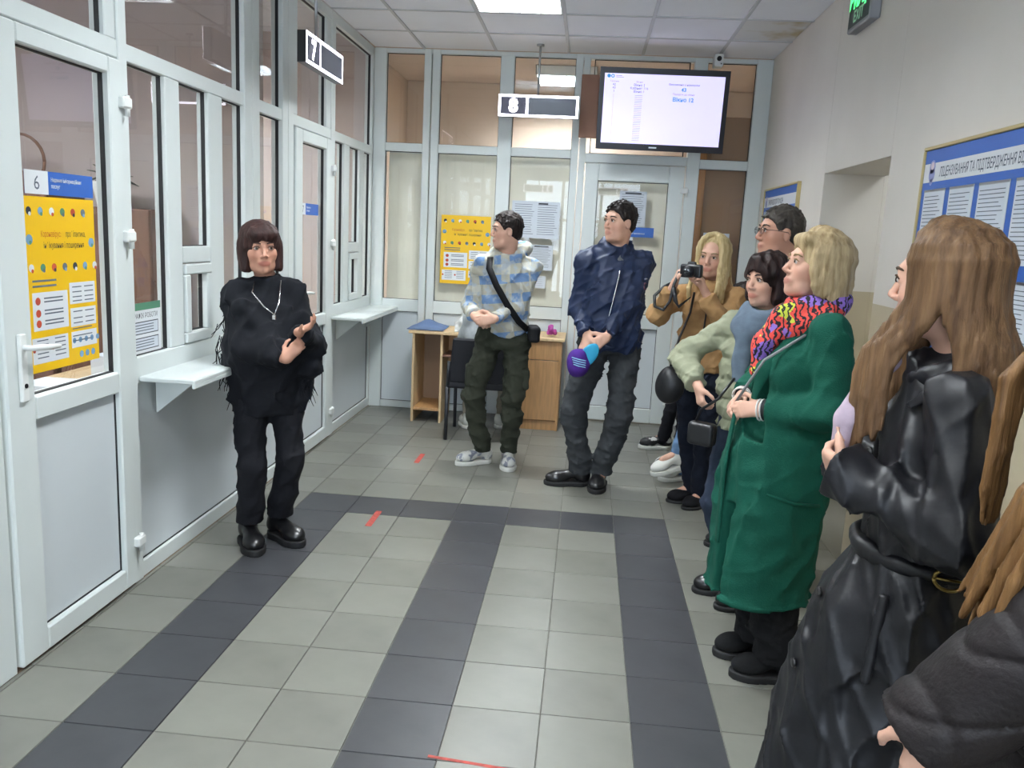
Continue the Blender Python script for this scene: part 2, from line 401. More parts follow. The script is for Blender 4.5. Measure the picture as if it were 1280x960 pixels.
def lever(wall, parent, a, z, sgn, plate=True):
    wall.box('handle_plate', a-.017, a+.017, z-.13, z+.10, -.03, -.015, WHITEP, parent, .006)
    p = [wall.fn(a, -.02, z+.055), wall.fn(a, -.06, z+.055), wall.fn(a+sgn*.02, -.068, z+.055), wall.fn(a+sgn*.08, -.068, z+.05), wall.fn(a+sgn*.135, -.066, z+.046)]
    tube('lever', p, [.010, .010, .011, .010, .008], WHITEP, parent, 10)
    c = np.array(wall.fn(a, -.031, z-.075)); V, F = disc_geo(c, wall.n, .008, .003, 12); mesh('keyhole', V, F, DARKP, parent)
def hinge(wall, parent, a, z):
    wall.box('hinge', a-.035, a+.028, z-.022, z+.022, -.04, -.012, WHITEP, parent, .006)
    tube('hinge_pin', [wall.fn(a+.012, -.026, z-.05), wall.fn(a+.012, -.026, z+.03)], .010, WHITEP, parent, 10)
def door(name, wall, loc, a0, a1, zt, g, p, label, hside, hinges):
    r = empty(name, loc, label, 'door', kind='structure')
    D0, D1 = -.016, .055
    wall.box('stile', a0, g[0], .012, zt, D0, D1, PVC, r, .006); wall.box('stile', g[1], a1, .012, zt, D0, D1, PVC, r, .006)
    wall.box('door_rail', g[0], g[1], .012, p[0], D0, D1, PVC, r, .006); wall.box('door_rail', g[0], g[1], p[1], g[2], D0, D1, PVC, r, .006); wall.box('door_rail', g[0], g[1], g[3], zt, D0, D1, PVC, r, .006)
    wall.pane(g[0], g[1], g[2], g[3], r, d=.02); wall.panel(g[0], g[1], p[0], p[1], r, d=.012)
    ha, hs = (a0+.075, 1) if hside < 0 else (a1-.075, -1)
    lever(wall, r, ha, 1.08, hs)
    for z in hinges: hinge(wall, r, a1+.01 if hside < 0 else a0-.01, z)
    return r
door('door_1', WL, (XL, -1.78, 0), -2.15, -1.405, 2.178, (-2.01, -1.49, .955, 2.115), (.10, .87), 'white half glazed door with a yellow poster and number six', -1, (2.02, 1.5, .2))
door('door_2', WL, (XL, .94, 0), .572, 1.315, 2.178, (.70, 1.2, .955, 2.1), (.10, .87), 'white half glazed door with a small blue plate beneath sign seven', -1, (1.98, 1.45, .2))
door('door_3', WB, (1.9, YB, 0), 1.492, 2.315, 2.195, (1.605, 2.19, .95, 2.055), (.135, .83), 'white half glazed door below the wall screen', -1, (2.0, 1.2, .2))

# back partition
for a0, a1 in ((-.32, -.215), (.105, .165), (.175, .24), (1.365, 1.425), (1.43, 1.485), (2.325, 2.43), (2.82, XR)):
    WB.box('post', a0, a1, 0, ZC, -.004, .07)
WB.box('mullion', .745, .86, 0, ZC, .002, .068)
WB.box('top_rail', -.32, XR, 3.02, ZC, 0, .07)
for a0, a1 in ((-.215, .105), (.24, .745), (.86, 1.365), (2.43, 2.82)):
    WB.box('mid_rail', a0, a1, 2.225 if a0 < 2 else 2.185, 2.295 if a0 < 2 else 2.26, .002, .068)
    WB.pane(a0, a1, 2.295 if a0 < 2 else 2.26, 3.02); WB.pane(a0, a1, .97, 2.225 if a0 < 2 else 2.185)
    WB.box('sill_rail', a0, a1, .865, .97, .002, .068); WB.panel(a0, a1, .06, .865); WB.box('base_rail', a0, a1, 0, .06, .002, .068)
WB.box('mid_rail', 1.485, 2.325, 2.2, 2.275, .002, .068); WB.pane(1.52, 2.29, 2.275, 3.02)

# counters on brackets
def counter(y0, y1, label):
    r = empty('counter_shelf', (XL, (y0+y1)/2, .88), label, 'shelf', 'counter shelves under the service windows')
    box('shelf_board', (XL+.001, y0, .885), (XL+.25, y1, .908), PVC, r, .006)
    box('front_lip', (XL+.235, y0, .868), (XL+.25, y1, .89), PVC, r, .004)
    for y in (y0+.15, y1-.15):
        V = [(XL+.001, y-.012, .885), (XL+.2, y-.012, .885), (XL+.001, y-.012, .72), (XL+.001, y+.012, .885), (XL+.2, y+.012, .885), (XL+.001, y+.012, .72)]
        mesh('bracket', V, [[0, 1, 2], [5, 4, 3], [0, 3, 4, 1], [1, 4, 5, 2], [2, 5, 3, 0]], PVC, r)
counter(-1.32, -.12, 'white counter shelf beneath the window beside the poster door')
counter(1.36, 2.49, 'white counter shelf in the corner by the glazed end wall')

# ================================================================ offices behind the glass
OFFW = mat('pinkish_office_wall', 'bfb1ac', .8, noise=.06, nscale=2)
OFFW2 = mat('tan_office_wall', 'cbb8a6', .8, noise=.06, nscale=2)
OFFC = mat('office_ceiling', 'c9c9cc', .9)
g = [rbox_geo((-3.3, YF, 0), (-3.2, 2.6, ZC+.1)), rbox_geo((-3.2, YF-.1, 0), (XL-.07, YF, ZC+.1)), rbox_geo((-3.2, 2.5, 0), (XL-.07, 2.6, ZC+.1)), rbox_geo((-3.2, .18, 0), (XL-.07, .26, ZC+.1))]
tag(multi('wall_offices', g, OFFW), 'pinkish office walls behind the glazed partition', 'wall', kind='structure')
tag(box('ceiling_offices', (-3.3, YF-.1, ZC+.1), (XL-.07, 2.6, ZC+.2), OFFC), 'ceiling of the offices behind the glazed partition', 'ceiling', kind='structure')
g = [rbox_geo((-.5, 4.6, 0), (3.4, 4.7, ZC+.1)), rbox_geo((-.6, 2.57, 0), (-.5, 4.7, ZC+.1)), rbox_geo((3.3, 2.6, 0), (3.4, 4.7, ZC+.1))]
tag(multi('wall_back_office', g, OFFW2), 'tan walls of the room behind the end partition', 'wall', kind='structure')
tag(box('ceiling_back_office', (-.6, 2.6, ZC+.1), (3.4, 4.7, ZC+.2), mat('back_office_ceiling', 'c4b3a6', .9)), 'ceiling of the room behind the end partition', 'ceiling', kind='structure')
luminaire(-2.0, -2.0, ZC+.008, 'square louvred light in the office behind the poster door', OFFICE_POWER, 'office ceiling lights')
luminaire(-2.0, 1.0, ZC+.008, 'square louvred light in the office behind door seven', OFFICE_POWER, 'office ceiling lights')
luminaire(-2.0, -4.6, ZC+.008, 'square louvred light in the office farthest from the end wall', OFFICE_POWER, 'office ceiling lights')
luminaire(3.5, -.2, 2.402, 'square light added to brighten the passage behind the doorless opening', PASSAGE_FILL_POWER, 'office ceiling lights')  # no fitting is seen here; added to lift the dark passage
luminaire(.95, 3.5, ZC+.008, 'square louvred light in the room behind the end partition', OFFICE_POWER*1.2, 'office ceiling lights')
# roller blinds drawn behind the end partition
BLIND = mat('cream_roller_blind', 'ebe4d2', .85, noise=.08, nscale=3)
for a0, a1, z0, z1, d, lb in ((-.2, .1, .93, 2.22, .10, 'cream roller blind drawn behind the narrow pane by the corner'), (.2, .76, .93, 2.23, .10, 'cream roller blind drawn behind the pane with the yellow poster'),
                          (.84, 1.4, .93, 2.23, .10, 'cream roller blind drawn behind the pane with taped notices'), (1.58, 2.22, .95, 2.1, .10, 'cream roller blind drawn behind the glass of the end door')):
    r = empty('roller_blind', ((a0+a1)/2, YB+d, z0), lb, 'blind', 'roller blinds of the end wall')
    box('blind_fabric', (a0, YB+d, z0), (a1, YB+d+.004, z1), BLIND, r, .001)
    tube('blind_roller', [(a0, YB+d+.02, z1), (a1, YB+d+.02, z1)], .018, WHITEP, r)
    box('bottom_bar', (a0, YB+d-.004, z0-.015), (a1, YB+d+.008, z0), WHITEP, r, .002)
# brown board and raw timber post behind the pane next to the end door
BROWN = mat('brown_hardboard', 'a07c5c', .7, noise=.12, nscale=3)
r = empty('hardboard_screen', (2.62, YB+.14, 0), 'brown hardboard screen on an orange timber post behind the glass', 'screen')
box('hardboard', (2.5, YB+.13, 0), (2.9, YB+.14, 2.62), BROWN, r, .002)
box('timber_post', (2.40, YB+.11, 0), (2.5, YB+.15, 2.5), mat('orange_pine', 'c98c52', .6, noise=.2, nscale=4, stretch=(10, 10, 1)), r)
# office furniture seen through the glass of the left partition
CAB = mat('brown_cabinet', '7a5847', .55, noise=.2, nscale=4, stretch=(9, 9, 1))
def cabinet(x0, y0, x1, y1, h, label, nd=2):
    r = empty('office_cabinet', ((x0+x1)/2, (y0+y1)/2, 0), label, 'cabinet', 'office cabinets')
    box('cabinet_body', (x0, y0, 0), (x1-.02, y1, h), CAB, r)
    for k in range(nd):
        a, b_ = y0+(y1-y0)*k/nd, y0+(y1-y0)*(k+1)/nd
        d = box('cabinet_door', (x1-.02, a+.003, .06), (x1, b_-.003, h-.003), CAB, r)
        yk = b_-.05 if k % 2 == 0 else a+.05
        tube('handle', [(x1+.012, yk, h*.5-.05), (x1+.012, yk, h*.5+.05)], .006, METAL, d)
def wall_cabinet(x0, x1, y0, y1, h, label, nd):
    r = empty('office_cabinet', ((x0+x1)/2, (y0+y1)/2, 0), label, 'cabinet', 'office cabinets')
    box('cabinet_body', (x0, y0+.02, 0), (x1, y1, h), CAB, r)
    for k in range(nd):
        a, b_ = x0+(x1-x0)*k/nd, x0+(x1-x0)*(k+1)/nd
        d = box('cabinet_door', (a+.003, y0, .06), (b_-.003, y0+.02, h-.003), CAB, r)
        xk = b_-.05 if k % 2 == 0 else a+.05
        tube('handle', [(xk, y0-.012, h*.6-.05), (xk, y0-.012, h*.6+.05)], .006, METAL, d)
wall_cabinet(-1.42, -.86, -.2, .17, 1.62, 'brown office cabinet with a leafy plant on top', 2)
wall_cabinet(-2.6, -1.46, -.2, .17, 1.68, 'wide brown office cabinet carrying a wicker basket', 3)
LEAF = mat('plant_leaf', '3f4a35', .5, noise=.3, nscale=20)
r = empty('potted_plant', (-1.16, -.06, 1.62), 'leafy green plant in a white pot on the office cabinet', 'plant')
V, F = tube_geo([(-1.16, -.06, 1.62), (-1.16, -.06, 1.64), (-1.16, -.06, 1.76)], [.07, .075, .1], 14); mesh('pot', V, F, WHITEP, r, True)
for k in range(26):
    a = random.uniform(0, 6.28); e = random.uniform(.2, 1.35); L_ = random.uniform(.1, .19); d = np.array((math.cos(a)*math.cos(e), math.sin(a)*math.cos(e), math.sin(e)))
    p0 = np.array((-1.16, -.06, 1.74)); s = np.cross(d, (0, 0, 1)); s /= np.linalg.norm(s)+1e-6; up = np.cross(s, d)
    P_ = [p0, p0+d*L_*.5+s*.045+up*.02, p0+d*L_-np.array((0, 0, .04)), p0+d*L_*.5-s*.045+up*.02, p0+d*L_*.5+up*.012]
    mesh('leaf', P_+[p-up*.004 for p in P_], [[0, 1, 4], [1, 2, 4], [2, 3, 4], [3, 0, 4], [6, 5, 9], [7, 6, 9], [8, 7, 9], [5, 8, 9], [0, 5, 6, 1], [1, 6, 7, 2], [2, 7, 8, 3], [3, 8, 5, 0]], LEAF, r, True)
def desk_office(y0, y1, label):
    r = empty('office_desk', (-.85, (y0+y1)/2, 0), label, 'desk', 'office desks behind the glass')
    box('desk_top', (-1.15, y0, .73), (-.5, y1, .755), WOODE, r)
    for y in (y0+.02, y1-.04): box('desk_side', (-1.13, y, 0), (-.52, y+.02, .73), WOODE, r)
    box('modesty_panel', (-.54, y0+.04, .3), (-.52, y1-.04, .73), WOODE, r)
desk_office(-1.3, -.25, 'office desk behind the service window beside the poster door')
desk_office(1.35, 2.4, 'office desk behind the corner service window')
for y, h_, lb in ((-1.12, .06, 'low stack of white papers behind the opening hours card'), (-.55, .11, 'tall stack of white papers behind the small opening sash')):
    tag(box('paper_stack', (-.95, y-.11, .756), (-.68, y+.1, .756+h_), PAPER, None, .002, loc=(-.8, y, .756)), lb, 'paper', 'paper stacks on the office desk')
# white sheer curtains and a dark ring wreath deep in the office
r = empty('curtain', (-3.12, -2.6, .9), 'pale sheer curtain on the far office wall', 'curtain')
ys = np.linspace(-4.6, -1.9, 110); V = []; F = []
for i, y in enumerate(ys):
    xx = -3.13+.035*math.sin(y*22)
    V += [(xx, y, .7), (xx, y, 2.75), (xx-.006, y, .7), (xx-.006, y, 2.75)]
    if i: a = 4*(i-1); b_ = 4*i; F += [[a, b_, b_+1, a+1], [a+3, b_+3, b_+2, a+2]]
mesh('curtain_cloth', V, F, mat('sheer_curtain', 'cfc6cf', .9), r, True)
tube('curtain_rod', [(-3.1, -4.7, 2.78), (-3.1, -1.8, 2.78)], .012, WHITEP, r)
r = empty('wicker_basket', (-1.72, -.03, 1.682), 'brown wicker basket with a tall ring handle on the office cabinet', 'basket')
tube('basket_handle', [(-1.72+.15*math.cos(t), -.03, 1.86+.15*math.sin(t)) for t in np.linspace(0, 2*math.pi, 25)], .009, CAB, r, 6)
V, F = tube_geo([(-1.72, -.03, 1.682), (-1.72, -.03, 1.70), (-1.72, -.03, 1.80)], [.10, .12, .15], 18); mesh('basket_bowl', V, F, CAB, r, True)
# office chair just behind the poster door
r = empty('office_chair', (-1.5, -.75, 0), 'black office chair behind the poster door', 'chair')
box('seat', (-1.72, -1.0, .44), (-1.26, -.52, .53), DARKP, r, .03); box('backrest', (-1.72, -1.0, .6), (-1.26, -.93, 1.04), DARKP, r, .03)
tube('column', [(-1.5, -.75, .06), (-1.5, -.75, .45)], .025, METAL, r)
for k in range(5):
    a = k*2*math.pi/5; tube('leg', [(-1.5, -.75, .09), (-1.5+.26*math.cos(a), -.75+.26*math.sin(a), .05)], [.02, .014], DARKP, r)
    V, F = disc_geo((-1.5+.26*math.cos(a), -.75+.26*math.sin(a), .026), (-math.sin(a), math.cos(a), 0), .025, .03, 12); mesh('caster', V, F, DARKP, r, True)

# ================================================================ posters and notices
YEL = mat('poster_yellow', 'e8b912', .45); PW = mat('poster_white', 'd9dde0', .5); BLU = mat('plate_blue', '2f5fae', .45); RED = mat('poster_red', 'b5482f', .6); GRN = mat('poster_green', '4d8065', .5); SKYB = mat('poster_sky', '6f94b5', .6)
def flatset(parent, fn, n):
    """fn(a,z) -> world point on the sheet; prints stacked along n"""
    n = np.array(n, float)
    def rects(name, lst, m, h=.0006):
        g = []
        for a0, z0, a1, z1 in lst:
            g.append(([np.array(fn(a, z))+n*h for a, z in ((a0, z0), (a1, z0), (a1, z1), (a0, z1))], [[0, 1, 2, 3]]))
        return tag(multi(name, g, m, parent), kind='stuff' if len(lst) > 1 else None)
    def text(name, s, size, a, z, m, h=.0008, align='LEFT', bold=0, sx=1.0):
        u = np.array(fn(1, 0))-np.array(fn(0, 0)); v = np.array(fn(0, 1))-np.array(fn(0, 0))
        V, F = text_geo(s, size, np.array(fn(a, z))+n*h, u*sx, v, align, bold); return mesh(name, V, F, m, parent)
    def dots(name, lst, m, h=.0009):
        g = []
        for a, z, r_ in lst:
            g.append(([np.array(fn(a+r_*math.cos(t), z+r_*math.sin(t)))+n*h for t in np.linspace(0, 2*math.pi, 12, endpoint=False)], [list(range(12))]))
        return tag(multi(name, g, m, parent), kind='stuff' if len(lst) > 1 else None)
    return rects, text, dots
def sheet(parent, fn, n, w_, h, m, th=.001):
    n = np.array(n, float); V = [np.array(fn(a, z)) for a, z in ((0, 0), (w_, 0), (w_, h), (0, h))]
    V = V+[v+n*.0003 for v in V]
    return mesh('sheet', V, [[3, 2, 1, 0], [4, 5, 6, 7], [0, 1, 5, 4], [1, 2, 6, 5], [2, 3, 7, 6], [3, 0, 4, 7]], m, parent)
def covid_poster(fn, n, loc, label, W=.41, H=.6, curl=0):
    r = empty('health_poster', loc, label, 'poster', 'yellow health posters')
    sheet(r, fn, n, W, H, YEL)
    R_, T_, D_ = flatset(r, fn, n)
    T_('title_text', 'Коронавірус:', .030, W*.22, H*.775, RED, sx=.60); T_('title_text', 'профілактика,', .030, W*.56, H*.775, INKD, sx=.60)
    T_('title_text', 'інфікування і поширення', .030, W*.54, H*.71, INKD, align='CENTER', sx=.66)
    cols = [INKD, SKYB, PW, GRN, RED, INK]
    for c in range(6):
        pts = [(W*(.08+.15*k), z, .014) for row, z in enumerate((H*.92, H*.60)) for k in range(6+row) if (k+row*2) % 6 == c]
        if c == 1: pts += [(W*.07, H*.76, .018), (W*.94, H*.74, .018)]
        D_('icon', pts, cols[c]); D_('icon', [(a+.005, z-.010, .007) for a, z, _ in pts], cols[(c+2) % 6], .0011)
    R_('white_panel', [(W*.07, H*.18+H*.06, W*.55, H*.46), (W*.58, H*.37, W*.97, H*.50), (W*.58, H*.2+H*.03, W*.97, H*.345), (W*.04, H*.05, W*.53, H*.2), (W*.58, H*.10, W*.97, H*.2)], PW)
    ln = [(W*.22, H*z, W*.48, H*z+.005) for z in (.42, .40, .35, .33, .29, .27)]+[(W*.08, H*z, W*.4, H*z+.007) for z in (.52, .49)]
    ln += [(W*a, H*z, W*(a+.14), H*z+.004) for a in (.62, .80) for z in (.47, .44, .41, .385, .32, .28, .25)]+[(W*a, H*z, W*(a+.15), H*z+.004) for a in (.1, .34) for z in (.18, .155, .13, .105, .08)]+[(W*.6, H*z, W*.9, H*z+.004) for z in (.215, .17, .14)]
    R_('small_print', ln, INK, .0009)
    D_('icon', [(W*.14, H*z, .014) for z in (.41, .34, .28)]+[(W*a, H*.13, .008) for a in (.06, .31)], RED)
    D_('icon', [(W*(.62+.09*k), H*.145, .011) for k in range(5)]+[(W*(.72+.09*k), H*.055, .013) for k in range(3)], SKYB)
    return r
# on the glass of the first door (reads along +y for someone in the hall)
XG = XL-.02+.0012
covid_poster(lambda a, z: (XG+.0, -1.98+a, 1.024+z), (1, 0, 0), (XG, -1.78, 1.02), 'yellow virus prevention poster hung inside the first door beneath number six', .41, .61)
covid_poster(lambda a, z: (.285+a, YB+.034-.0012, 1.13+z), (0, -1, 0), (.49, YB+.03, 1.13), 'yellow virus prevention poster on the end wall pane behind the boy in checks', .43, .585)
def plate(fn, n, loc, W, H, num, wn, lines, label):
    r = empty('office_plate', loc, label, 'sign', 'blue office plates'); sheet(r, fn, n, W, H, BLU); R_, T_, D_ = flatset(r, fn, n)
    if wn:
        R_('number_field', [(0, 0, wn, H)], PW); T_('number', num, H*.85, wn*.5, H*.2, INK, align='CENTER')
    for k, s in enumerate(lines):
        if s: T_('plate_text', s, H*.24, wn+.015, H*(.58-.28*k), PW, sx=.8, bold=.0004)
plate(lambda a, z: (XG+.0006, -1.96+a, 1.642+z), (1, 0, 0), (XG, -1.76, 1.64), .39, .08, '6', .125, ['Надання інформаційних', 'послуг'], 'blue and white plate with number six above the yellow poster')
plate(lambda a, z: (XG, .75+a, 1.642+z), (1, 0, 0), (XG, .93, 1.64), .365, .075, '7', .1, ['Приймальня', 'громадян'], 'blue and white plate on the glass of the second door')
plate(lambda a, z: (1.78+a, YB+.02-.0012, 1.605+z), (0, -1, 0), (1.95, YB, 1.605), .32, .082, '', 0, ['', 'Реєстрація місця проживання'], 'blue plate on the end door below a taped notice')
def notice(fn, n, loc, W, H, label, two=False, head=True, lines=14):
    r = empty('notice_sheet', loc, label, 'notice', 'paper notices'); sheet(r, fn, n, W, H, PAPER); R_, T_, D_ = flatset(r, fn, n)
    ln = []
    for s0, s1 in (((0.06, .48), (.54, .95)) if two else ((.08, .92),)):
        for k in range(lines):
            z = H*(.9-.85*k/lines); ln.append((W*s0, z, W*(s1-random.uniform(0, .2*(s1-s0))), z+H*.012))
    R_('small_print', ln, INK)
    if head: R_('heading', [(W*(.55 if two else .2), H*.92, W*(.75 if two else .8), H*.96)], INKD)
NB = (0, -1, 0); YG = YB+.034-.0012
notice(lambda a, z: (.89+a, YG, 1.553+z), NB, (1.1, YG, 1.55), .41, .31, 'double page white notice taped beside the yellow poster pane', True)
notice(lambda a, z: (1.06+a, YG, 1.285+z), NB, (1.16, YG, 1.28), .2, .215, 'small white notice taped below the double page notice')
notice(lambda a, z: (1.05+a, YG, 1.13+z), NB, (1.13, YG, 1.13), .16, .105, 'lowest white slip taped on the notice pane', lines=5, head=False)
notice(lambda a, z: (1.795+a, YB+.02-.0012, 1.692+z), NB, (1.9, YB, 1.69), .225, .29, 'white notice taped on the glass of the end door')
notice(lambda a, z: (2.515+a, YB+.034-.0012, 1.2+z), NB, (2.62, YB, 1.2), .215, .47, 'long white notice on the pane before the brown board', lines=20)
# opening hours card in the ticket window
r = empty('hours_card', (XL-.02, -1.19, .99), 'green and white opening hours card in the service window', 'sign')
fn = lambda a, z: (XL-.0325, -1.325+a, .992+z); sheet(r, fn, (1, 0, 0), .262, .222, PW); R_, T_, D_ = flatset(r, fn, (1, 0, 0))
R_('green_band', [(0, .19, .262, .222)], GRN); T_('card_title', 'ГРАФІК РОБОТИ', .03, .13, .155, INKD, align='CENTER', sx=.85)
for k, z in enumerate((.085, .015)):
    R_('card_frame', [(.015, z, .24, z+.055)], INKD); R_('card_field', [(.019, z+.004, .236, z+.051)], PAPER, .0009)
    R_('small_print', [(.04, z+.014+.012*q_, .2, z+.018+.012*q_) for q_ in range(3)], INK, .0011)

# ================================================================ hanging number signs
LED = mat('white_led', 'f2f0ff', .5, emit=5.5); SCR = mat('dark_led_matrix', '343a46', .4, emit=.25); BLK = mat('sign_black', '3c3a4c', .5, emit=.12)
def led_sign(c, u, n, W, H, num, rod, label):
    c, u, n = (np.array(t, float) for t in (c, u, n)); v = np.array((0, 0, 1.)); o = c-u*W/2-v*H/2
    r = empty('number_sign', tuple(c-v*H/2), label, 'sign', 'hanging lit number signs')
    V = [o+u*a*W+v*b_*H-n*d for d in (0, .05) for a, b_ in ((0, 0), (1, 0), (1, 1), (0, 1))]
    mesh('sign_case', V, [[0, 1, 2, 3], [7, 6, 5, 4], [4, 5, 1, 0], [5, 6, 2, 1], [6, 7, 3, 2], [7, 4, 0, 3]], DARKP, r)
    fn = lambda a, z: o+u*a+v*z
    R_, T_, D_ = flatset(r, fn, n); t = .018; d = W*.345
    R_('number_field', [(t, t, d, H-t)], BLK, .001); R_('led_matrix', [(d+t, t, W-t, H-t)], SCR, .001)
    R_('lit_border', [(0, 0, W, t), (0, H-t, W, H), (0, t, t, H-t), (W-t, t, W, H-t), (d, t, d+t, H-t)], LED, .002)
    T_('lit_number', num, H*.85, (t+d)/2, H*.22, LED, .003, 'CENTER', bold=.006)
    p = c+u*(rod-W/2)-n*.025
    tube('hanging_rod', [p+v*H/2, (p[0], p[1], ZC+.02)], .009, METAL, r)
    V, F = disc_geo((p[0], p[1], ZC), (0, 0, 1), .03, .02); mesh('rod_rose', V, F, METAL, r, True)
led_sign((-.06, .385, 2.548), (0, 1, 0.0), (1, 0, 0), .69, .168, '7', .24, 'lit white number sign seven hanging beside the side partition')
led_sign((1.092, 2.2, 2.588), (1, 0, 0), (0, -1, 0), .637, .168, '8', .31, 'lit white number sign eight hanging before the end wall')

led_sign((.42, -8.4, 2.548), (-1, 0, 0), (0, 1, 0), .637, .168, '2', .31, 'lit white number sign two hanging near the added daylight window')
led_sign((2.0, -8.4, 2.548), (-1, 0, 0), (0, 1, 0), .637, .168, '3', .31, 'lit white number sign three hanging near the added daylight window')

# ================================================================ screen, board, camera
r = empty('wall_screen', (2.065, 2.3, 2.29), 'black framed wall screen showing a queue list', 'screen')
tl = math.radians(7); u = np.array((1, 0, -.004)); v = np.array((0, -math.sin(tl), math.cos(tl))); n = np.cross(u, v); o = np.array((1.565, 2.235, 2.287)); SW, SH = 1.0, .615
def slab(name, a0, a1, z0, z1, d0, d1, m, parent):
    V = [o+u*a+v*z+n*d for d in (d0, d1) for a, z in ((a0, z0), (a1, z0), (a1, z1), (a0, z1))]
    return mesh(name, V, [[3, 2, 1, 0], [4, 5, 6, 7], [0, 1, 5, 4], [1, 2, 6, 5], [2, 3, 7, 6], [3, 0, 4, 7]], m, parent)
BEZ = mat('gloss_black_bezel', '15121a', .28, spec=.25)
slab('back_cover', .03, SW-.03, .03, SH-.03, -.06, 0, DARKP, r)
bz = slab('bezel', 0, SW, 0, SH, -.01, .012, BEZ, r)
SCRM = mat('screen_glow', 'd6d0f6', .3, emit=.62)
slab('screen', .037, SW-.037, .05, SH-.045, .012, .0128, SCRM, r)
fn = lambda a, z: o+u*a+v*z+n*.0128
R_, T_, D_ = flatset(r, fn, n); SI = mat('screen_ink', '8d86b4', .5, emit=.35); SI2 = mat('screen_ink_dark', '4d5384', .5, emit=.25); SB = mat('screen_blue', '2a86c2', .5, emit=.55)
D_('logo', [(.07, .55, .014)], SB); D_('logo', [(.1, .55, .014)], SB); D_('logo_hole', [(.1, .55, .007)], SCRM, .0014); R_('logo_text', [(.125, .551, .17, .555), (.125, .541, .185, .545)], SI)
T_('screen_text', 'Талони', .020, .115, .505, SI, align='CENTER'); T_('screen_text', 'Вікно', .020, .31, .505, SI, align='CENTER')
for k, (a, b_) in enumerate((('42', 'Вікно 2'), ('43', 'Кабінет 116'), ('1', 'Вікно 1'))):
    T_('screen_text', a, .026, .115, .480-.024*k, SI2, align='CENTER'); T_('screen_text', b_, .026, .31, .480-.024*k, SI2, align='CENTER')
R_('empty_rows', [(.11, .41-.0135*k, .118, .4125-.0135*k) for k in range(26)]+[(.28, .41-.0135*k, .34, .4125-.0135*k) for k in range(26)], SI)
T_('screen_text', 'Викликано з номером', .022, .655, .495, SI2, align='CENTER'); T_('screen_text', '43', .04, .655, .452, SB, align='CENTER', bold=.001)
T_('screen_text', 'Підійдіть до вікна', .020, .655, .425, SI, align='CENTER'); T_('screen_text', 'Вікно 12', .042, .655, .378, SB, align='CENTER', bold=.001)
R_('maker_mark', [(.42, .02, .48, .03)], METAL, .0006)
box('wall_mount', (1.95, 2.28, 2.5), (2.2, 2.49, 2.7), DARKP, r)
tag(box('mount_board', (1.42, 2.40, 2.385), (1.64, 2.425, 2.88), mat('brown_board', '8a6450', .65, noise=.12, nscale=4), None, loc=(1.5, 2.41, 2.385)), 'brown wooden board mounted behind the wall screen', 'board')
r = empty('security_camera', (2.49, 2.35, 3.0), 'small white security camera under the ceiling corner', 'security camera')
box('camera_body', (2.452, 2.30, 2.955), (2.522, 2.42, 3.05), WHITEP, r, .008)
V, F = disc_geo((2.487, 2.298, 3.012), (0, -1, 0), .019, .012); mesh('lens', V, F, DARKP, r, True)
V, F = disc_geo((2.505, 2.298, 2.975), (0, -1, 0), .005, .006, 10); mesh('sensor', V, F, DARKP, r, True)

# exit sign
r = empty('exit_sign', (XR-.03, .11, 2.755), 'green lit exit sign high on the cream wall', 'sign')
box('sign_case', (XR-.055, -.075, 2.745), (XR, .295, 2.965), mat('sign_grey', '8e9094', .45), r, .006)
fn = lambda a, z: (XR-.0555, .28-a, 2.765+z); R_, T_, D_ = flatset(r, fn, (-1, 0, 0))
R_('sign_face', [(0, 0, .34, .19)], mat('exit_dark_green', '0f2a1c', .4))
GL = mat('exit_green_glow', '4dff86', .4, emit=1.6); GL2 = mat('exit_pale_green', '79b08c', .4, emit=.25)
T_('exit_text', 'ВИХІД', .115, .17, .095, GL, .002, 'CENTER', bold=.006, sx=.9); T_('exit_text', 'EXIT', .085, .17, .018, GL2, .002, 'CENTER', bold=.002, sx=.95)

# information boards on the cream wall
def info_board(y1, y0, z0, z1, label, title, cols):
    r = empty('information_board', (XR-.012, (y0+y1)/2, z0), label, 'board', 'blue information boards')
    box('board_panel', (XR-.018, y0, z0), (XR, y1, z1), BLU, r, .002)
    GOLD = mat('cream_frame', 'c2b07c', .4, metal=.2)
    for a0, a1, b0, b1 in ((y0-.012, y1+.012, z1, z1+.014), (y0-.012, y1+.012, z0-.014, z0), (y0-.012, y0, z0, z1), (y1, y1+.012, z0, z1)): box('board_frame', (XR-.026, a0, b0), (XR, a1, b1), GOLD, r, .003)
    fn = lambda a, z: (XR-.0182, y1-a, z0+z); R_, T_, D_ = flatset(r, fn, (-1, 0, 0)); H = z1-z0; W = y1-y0
    R_('title_band', [(.005, H-.13, W-.005, H-.055)], PW); T_('title_text', title, .052, .16, H-.113, INK, .001, sx=.62, bold=.0006)
    D_('emblem', [(.085, H-.07, .028), (.085, H-.10, .03), (.085, H-.13, .014)], mat('emblem_lilac', '8f98c8', .5)); D_('emblem', [(.085, H-.065, .016)], mat('emblem_pink', 'd8c6cf', .5), .0012)
    a = .04
    for wc in cols:
        for zz in (0, 1):
            zt = H-.16-zz*.33; p = box('paper_pocket', (XR-.021, y1-a-wc, z0+zt-.28), (XR-.0185, y1-a, z0+zt), PAPER, r, .001)
            R2, T2, D2 = flatset(p, fn, (-1, 0, 0)); ln = []
            for k in range(17): ln.append((a+.012, zt-.03-.0145*k, a+wc-.012-random.uniform(0, .05), zt-.027-.0145*k))
            R2('small_print', ln, INK, .0035); R2('pocket_lip', [(a, zt-.01, a+wc, zt)], METAL, .0036)
        a += wc+.042
